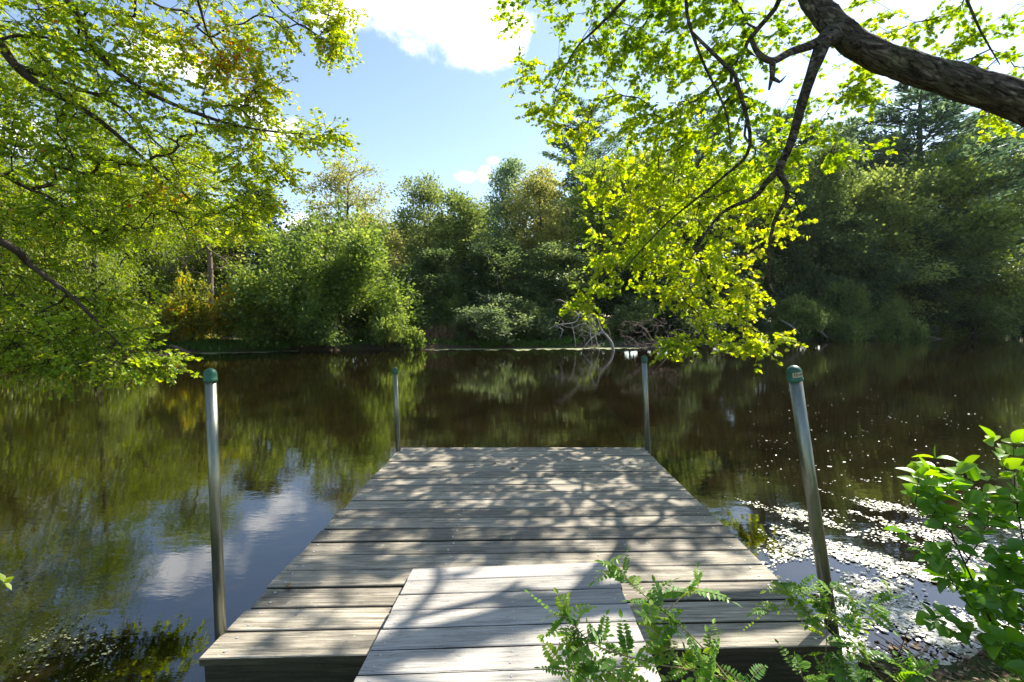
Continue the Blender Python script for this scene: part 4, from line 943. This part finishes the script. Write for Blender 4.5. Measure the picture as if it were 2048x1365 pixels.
# fallen leaves on the dock
for (px, py, d, sz, lab, col) in ((1018, 938, 5.15, .07, 'pale curled leaf lying mid dock near the far end', .9), (1190, 902, 5.8, .06, 'orange brown leaf at the far end of the dock', .3), (985, 925, 5.3, .05, 'small dry leaf on the dock, left of the pale curled one', .7),
                             (570, 1176, 2.9, .07, 'brown curled leaf in the gap at the left dock edge', .5), (640, 1005, 4.1, .03, 'tiny dry leaf on the left edge of the dock', .4)):
    # find deck point under the pixel
    best = None
    for s in np.linspace(0, 1, 60):
        for t in np.linspace(0, 1, 90):
            q = dk(s, t, .005); v_ = q-np.array([0, 0, H]); y_ = v_[1]*cos(PITCH)-v_[2]*sin(PITCH); z_ = v_[1]*sin(PITCH)+v_[2]*cos(PITCH)
            e = (1024+F*v_[0]/y_-px)**2+(682.5-F*z_/y_-py)**2
            if best is None or e < best[0]: best = (e, q)
    mb = MB(); put_leaves(mb, np.zeros((1, 3)), np.array([[1, .4, .1]]), sz, 'maple', 1, .1, np.array([col]), fold=.35)
    o = link('fallen_leaf', mb.mesh('fallen_leaf', M['dead_leaf'])); o.location = best[1]+[0, 0, .008]; tag(o, lab, 'leaf', 'fallen leaves on the dock')

# ------------------------------------------------------------------ near plants
def compound(mbs, mbl, base, dr, L, pairs, leaflet, curl=.25):
    dr = unit(np.asarray(dr, float)); t = np.linspace(0, 1, pairs+2)
    pts = base+dr*L*t[:, None]+np.array([0, 0, -1])*(curl*L*t**2)[:, None]
    mbs.tube(pts, np.linspace(.0014, .0006, len(pts)), 3, cap=False)
    tang = unit(np.gradient(pts, axis=0)); up = unit(np.array([0, 0, 1.])+rng.normal(size=3)*.45); sd = unit(np.cross(tang, up))
    pos = []; dd = []; sz = []
    for k in range(1, pairs+1):
        for sg in (-1, 1):
            pos.append(pts[k]); dd.append(sd[k]*sg+tang[k]*.35+np.array([0, 0, -.15*rng.random()])); sz.append(leaflet*math.sin(.5+2.3*k/(pairs+1)))
    pos.append(pts[-1]); dd.append(tang[-1]); sz.append(leaflet)
    n = len(pos); pts_, fs = np.array(OVAL), OVAL_F
    ax = unit(np.array(dd)+rng.normal(size=(n, 3))*.08); nm = up+rng.normal(size=(n, 3))*.15; nm = unit(nm-ax*np.sum(ax*nm, 1, keepdims=True)); s_ = np.cross(ax, nm)
    s3 = np.array(sz)[:, None, None]
    V = np.array(pos)[:, None]+s3*(pts_[None, :, 1:2]*ax[:, None]+.62*1.25*pts_[None, :, 0:1]*s_[:, None]+(np.abs(pts_[None, :, 0:1])*.15-.08*pts_[None, :, 1:2]**2)*nm[:, None])
    tone = rng.random()
    mbl.add_same(V, fs, np.clip(tone*.7+.15+rng.normal(size=n)*.08, 0, 1))

def vetch(name, label, stems, n_leaf, base, L=(.09, .17), leaflet=.03):
    ms, ml = MB(), MB()
    for pts, r in stems:
        p_, r_ = smooth_path(pts, np.linspace(r, r*.35, len(pts)), 8); ms.tube(p_, r_, 6)
        seg = np.linalg.norm(np.diff(p_, axis=0), axis=1).sum(); m_ = max(3, int(n_leaf*seg))
        for k in range(m_):
            i_ = rng.integers(len(p_)//8, len(p_)); tg = unit(p_[min(i_+1, len(p_)-1)]-p_[i_-1])
            dr = unit(tg*rng.uniform(0, .8)+rng.normal(size=3)*[.8, .55, .6]+np.array([0, 0, .3]))
            compound(ms, ml, p_[i_], dr, rng.uniform(*L), int(rng.integers(6, 10)), leaflet*rng.uniform(.7, 1.15), rng.uniform(.0, .6))
    root = empty(name, base, label, 'plant')
    link('stem', ms.mesh('stem', M['stem'], True, base), root); link('foliage', ml.mesh('foliage', M['leaf_fern'], False, base), root)
b0 = np.array([.55, 1.15, .45])
vetch('vetch_plant', 'sprawling green plant with paired small leaflets over the pale ramp', [
    ([P(1620, 1420, 1.55), P(1430, 1352, 1.62), P(1300, 1325, 1.66), P(1190, 1290, 1.7), P(1130, 1230, 1.75)], .0045),
    ([P(1470, 1375, 1.6), P(1400, 1290, 1.66), P(1330, 1225, 1.72), P(1270, 1175, 1.8), P(1230, 1130, 1.85)], .0035),
    ([P(1300, 1420, 1.6), P(1210, 1340, 1.65), P(1150, 1300, 1.7), P(1110, 1230, 1.75)], .0025),
    ([P(1330, 1225, 1.72), P(1370, 1190, 1.75), P(1400, 1175, 1.78)], .002),
    ([P(1500, 1420, 1.55), P(1400, 1350, 1.6), P(1330, 1290, 1.66), P(1290, 1240, 1.7)], .0025),
    ([P(1350, 1440, 1.55), P(1270, 1370, 1.6), P(1180, 1360, 1.64), P(1110, 1330, 1.7)], .0025)], 42, b0, (.08, .16), .034)
vetch('vetch_plant', 'green plant with paired leaflets climbing round the leaning right post', [
    ([P(1820, 1420, 1.9), P(1740, 1330, 2.0), P(1680, 1250, 2.08), P(1630, 1200, 2.12), P(1560, 1170, 2.15)], .003),
    ([P(1640, 1450, 1.9), P(1650, 1330, 2.0), P(1655, 1250, 2.08), P(1665, 1180, 2.12)], .0025),
    ([P(1680, 1250, 2.08), P(1740, 1220, 2.05), P(1790, 1190, 2.05)], .0015),
    ([P(1655, 1260, 2.08), P(1590, 1220, 2.1), P(1530, 1225, 2.1)], .0015)], 40, np.array([2.0, 1.9, .15]), (.08, .15), .033)
vetch('vetch_plant', 'bushy green plant with paired leaflets at the foot of the muddy right bank', [
    ([P(1640, 1480, 1.8), P(1620, 1400, 1.85), P(1600, 1340, 1.9)], .003), ([P(1800, 1480, 1.8), P(1740, 1400, 1.85), P(1690, 1350, 1.9)], .003),
    ([P(1900, 1480, 1.8), P(1850, 1400, 1.9), P(1810, 1350, 1.95)], .003), ([P(1760, 1480, 1.8), P(1800, 1370, 1.9), P(1840, 1340, 2)], .003)], 34, np.array([1.6, 1.7, .2]), (.08, .15), .034)

def shrub_near(name, label, stems, base, leaf=.086, seed=3, lpm=26):
    ms, ml = MB(), MB(); PP = []; DD = []; SZ = []
    for pts, r in stems:
        p_, r_ = smooth_path(pts, np.linspace(r, r*.3, len(pts)), 8); ms.tube(p_, r_, 6)
        seg = np.linalg.norm(np.diff(p_, axis=0), axis=1).sum()
        tw = max(2, int(seg*12))
        for k in range(tw+1):
            i_ = len(p_)-1 if k == tw else rng.integers(len(p_)//6, len(p_)); tg = unit(p_[i_]-p_[i_-1])
            d = unit(tg*.7+rng.normal(size=3)*[.7, .5, .35]+[0, 0, .15]); L_ = rng.uniform(.08, .2)
            q = p_[i_]+d*L_*np.linspace(0, 1, 5)[:, None]+np.array([0, 0, .02])*np.linspace(0, 1, 5)[:, None]**2
            ms.tube(q, np.linspace(.0018, .001, 5), 4, cap=False)
            for j in range(1, 5):
                for sg in ((-1, 1) if j < 4 else (-1, 0, 1)):
                    sd = unit(np.cross(d, [0, 0, 1])); PP.append(q[j]); DD.append(unit(sd*sg+d*(.5 if sg else 1)+[0, 0, rng.uniform(-.25, .2)])); SZ.append(leaf*rng.uniform(.6, 1.15))
    PP = np.array(PP); put_leaves(ml, PP, np.array(DD), np.array(SZ), 'fine', .8, .45, np.clip(.25+.35*rng.random(len(PP))+.5*np.clip((PP[:, 2]-1.15)/.5, -.2, 1), 0, 1), fold=.3, width=.9)  # leaf tone lightens with height: sunlit top painted into the colour
    root = empty(name, base, label, 'shrub')
    link('stem', ms.mesh('stem', M['bark_thin'], True, base), root); link('foliage', ml.mesh('foliage', M['leaf_broad'], True, base), root)
shrub_near('broadleaf_shrub', 'bright green broad leaved shrub at the right edge of the near bank', [
    ([P(2120, 1480, 1.75), P(2010, 1300, 1.85), P(1940, 1150, 1.95), P(1900, 1060, 2.0), P(1870, 970, 2.05)], .006),
    ([P(2010, 1300, 1.85), P(1930, 1200, 1.85), P(1880, 1130, 1.9)], .003),
    ([P(1940, 1120, 1.95), P(1880, 1050, 1.98), P(1830, 1010, 2.0)], .003),
    ([P(2160, 1480, 1.7), P(2090, 1250, 1.8), P(2050, 1100, 1.9), P(2030, 980, 1.95)], .006),
    ([P(1930, 1130, 1.9), P(1975, 1060, 1.95), P(2020, 1040, 2.0)], .003),
    ([P(2150, 1450, 1.7), P(2030, 1340, 1.75), P(1960, 1290, 1.8)], .004),
    ([P(2200, 1500, 1.6), P(2080, 1380, 1.65), P(2020, 1260, 1.75)], .004), ([P(2200, 1400, 1.7), P(2100, 1200, 1.8), P(2060, 1180, 1.8)], .004)], np.array([2.3, 1.7, .5]))
# small sprig entering at left
ms, ml = MB(), MB(); q = [P(-120, 1180, 2.2), P(-50, 1172, 2.25), P(8, 1165, 2.3)]; p_, r_ = smooth_path(q, [.003, .002, .001], 5); ms.tube(p_, r_, 5)
put_leaves(ml, np.array([p_[-1]]*4+[p_[5]]*2), np.array([[1, 0, .1], [.6, .2, .5], [.7, 0, -.4], [-.3, .2, .5], [0, .5, .5], [.3, 0, -.6]]), .055, 'oval', .8, .3, np.array([.9]*6), width=.8)
root = empty('leafy_sprig', q[0], 'small bright green sprig poking in at the left frame edge', 'sprig')
link('stem', ms.mesh('stem', M['stem'], True, q[0]), root); link('foliage', ml.mesh('foliage', M['leaf_broad'], False, q[0]), root)

# leaf litter, twigs on the near right bank
n = 5200; x = rng.uniform(1.5, 5.5, n); y = near_edge(x)+rng.uniform(-1.6, .16, n); z = np.maximum(height(x, y), 0)+.006
mb = MB(); put_leaves(mb, np.stack([x, y, z], 1), unit(rng.normal(size=(n, 3))*[1, 1, .12]), rng.uniform(.015, .05, n), 'oval', 1, .35, rng.random(n))
m_ = 700; x = rng.uniform(1.5, 5, m_); y = near_edge(x)+rng.uniform(-1.3, .12, m_); b = np.stack([x, y, np.maximum(height(x, y), 0)+.01], 1)
dr = unit(rng.normal(size=(m_, 3))*[1, 1, .18]); e = b+dr*rng.uniform(.04, .22, (m_, 1)); s = unit(np.cross(dr, [0, 0, 1.]))*.003; u_ = np.array([0, 0, .004])
mb.add_same(np.stack([b+s, b-s, b+u_, e+s*.5, e-s*.5, e+u_], 1), [(0, 2, 5, 3), (2, 1, 4, 5), (1, 0, 3, 4)], rng.random(m_)*.4)
o = link('leaf_litter', mb.mesh('leaf_litter', M['dead_leaf'])); tag(o, 'brown dead leaves and twigs littering the muddy near bank at right', 'leaf litter', kind='stuff')

HAZE = .00008
g = MB(); c8 = np.array([(x, y, z) for z in (-2.2, 42) for (x, y) in ((-440, -440), (440, -440), (440, 440), (-440, 440))], float)
g.add(c8, [(0, 3, 2, 1), (4, 5, 6, 7), (0, 1, 5, 4), (1, 2, 6, 5), (2, 3, 7, 6), (3, 0, 4, 7)])
m = NT('haze_air'); pv = m.n('VolumePrincipled'); pv.inputs['Color'].default_value = (.86, .92, 1, 1); pv.inputs['Density'].default_value = HAZE; pv.inputs['Anisotropy'].default_value = .3
m.l(pv.outputs[0], m.out.inputs['Volume'])
if HAZE: o = link('haze', g.mesh('haze', m.m)); tag(o, kind='stuff')
# ------------------------------------------------------------------ world, sun, camera
w = bpy.data.worlds.new('World'); sc.world = w; w.use_nodes = True; nt = w.node_tree; nt.nodes.clear()
class W(NT):
    def __init__(s): s.nt = nt; s.out = nt.nodes.new('ShaderNodeOutputWorld')
q = W()
sky = q.n('TexSky', sky_type='NISHITA', sun_disc=False, sun_elevation=SUN_EL, sun_rotation=SUN_AZ, air_density=1.0, dust_density=.35, ozone_density=1.4, altitude=0)
tc = q.n('TexCoord'); dirv = tc.outputs['Generated']
def cloud(px, py, rxp, ryp):
    c = P(px, py, 1.0)-np.array([0, 0, H]); c = unit(c)
    az = math.atan2(c[0], c[1])
    sb = q.n('VectorMath', operation='SUBTRACT'); q.l(dirv, sb.inputs[0]); sb.inputs[1].default_value = c
    mp = q.n('Mapping', vector_type='TEXTURE'); mp.inputs['Rotation'].default_value = (0, 0, -az)
    k = cos(math.atan((px-1024)/F))
    mp.inputs['Scale'].default_value = (rxp/F*k*k, .6, ryp/F*k)
    q.l(sb.outputs[0], mp.inputs['Vector'])
    ln = q.n('VectorMath', operation='LENGTH'); q.l(mp.outputs[0], ln.inputs[0])
    return q.math('SUBTRACT', 1.0, ln.outputs['Value'])
tot = None
for c in ((840, -10, 230, 75), (965, 55, 110, 60), (700, 15, 70, 45), (1030, 62, 42, 30), (390, 150, 120, 60), (500, 215, 70, 40), (545, 255, 55, 45), (330, 130, 60, 40), (930, 353, 34, 16), (968, 345, 22, 22), (985, 322, 18, 9), (60, 270, 70, 50), (610, 455, 50, 30)):
    v = cloud(*c); tot = v if tot is None else q.math('MAXIMUM', tot, v)
nz = q.noise(dirv, 9, 9, .6, .0)
den = q.math('ADD', tot, q.math('MULTIPLY', q.math('SUBTRACT', nz, .5), 2.6))
mask = q.ramp(den, [(.05, (0, 0, 0)), (.75, (1, 1, 1))], 'EASE')
far_nz = q.noise(dirv, 3.1, 6, .6)
haze = q.ramp(far_nz, [(.55, (0, 0, 0)), (.85, (.2, .2, .2))])
mk = mask
tint = q.mix(1.0, sky.outputs[0], (1.10, 1.04, .97), 'MULTIPLY')
cl = q.ramp(q.noise(dirv, 7, 4), [(.3, (6.4, 6.6, 7.0)), (.6, (9.4, 9.4, 9.4))])
colr = q.mix(mk, tint, cl)
bg = q.n('Background'); q.l(colr, bg.inputs['Color']); bg.inputs['Strength'].default_value = .105
q.l(bg.outputs[0], q.out.inputs['Surface'])

sun = bpy.data.lights.new('sun', 'SUN'); sun.energy = 5.0; sun.angle = R(.55); sun.color = (1, .94, .83)
so = bpy.data.objects.new('sun', sun); COL.objects.link(so)
so.rotation_euler = (0, pi/2-SUN_EL, 0)
import mathutils
sd = mathutils.Vector((sin(SUN_AZ)*cos(SUN_EL), cos(SUN_AZ)*cos(SUN_EL), sin(SUN_EL)))
so.rotation_euler = sd.to_track_quat('Z', 'Y').to_euler()

cam = bpy.data.cameras.new('camera'); co = bpy.data.objects.new('camera', cam); COL.objects.link(co); sc.camera = co
cam.sensor_width = 36; cam.lens = F/2048*36; cam.clip_end = 2000; cam.clip_start = .05
co.location = (0, 0, H); co.rotation_euler = (pi/2-PITCH, 0, 0)
sc.view_settings.view_transform = 'Standard'; sc.view_settings.look = 'None'; sc.view_settings.exposure = 1.3; sc.view_settings.gamma = 1
cy = sc.cycles; cy.max_bounces = 6; cy.diffuse_bounces = 3; cy.glossy_bounces = 3; cy.transmission_bounces = 3; cy.transparent_max_bounces = 4
cy.use_denoising = True; cy.sample_clamp_indirect = 6; cy.caustics_reflective = False; cy.caustics_refractive = False
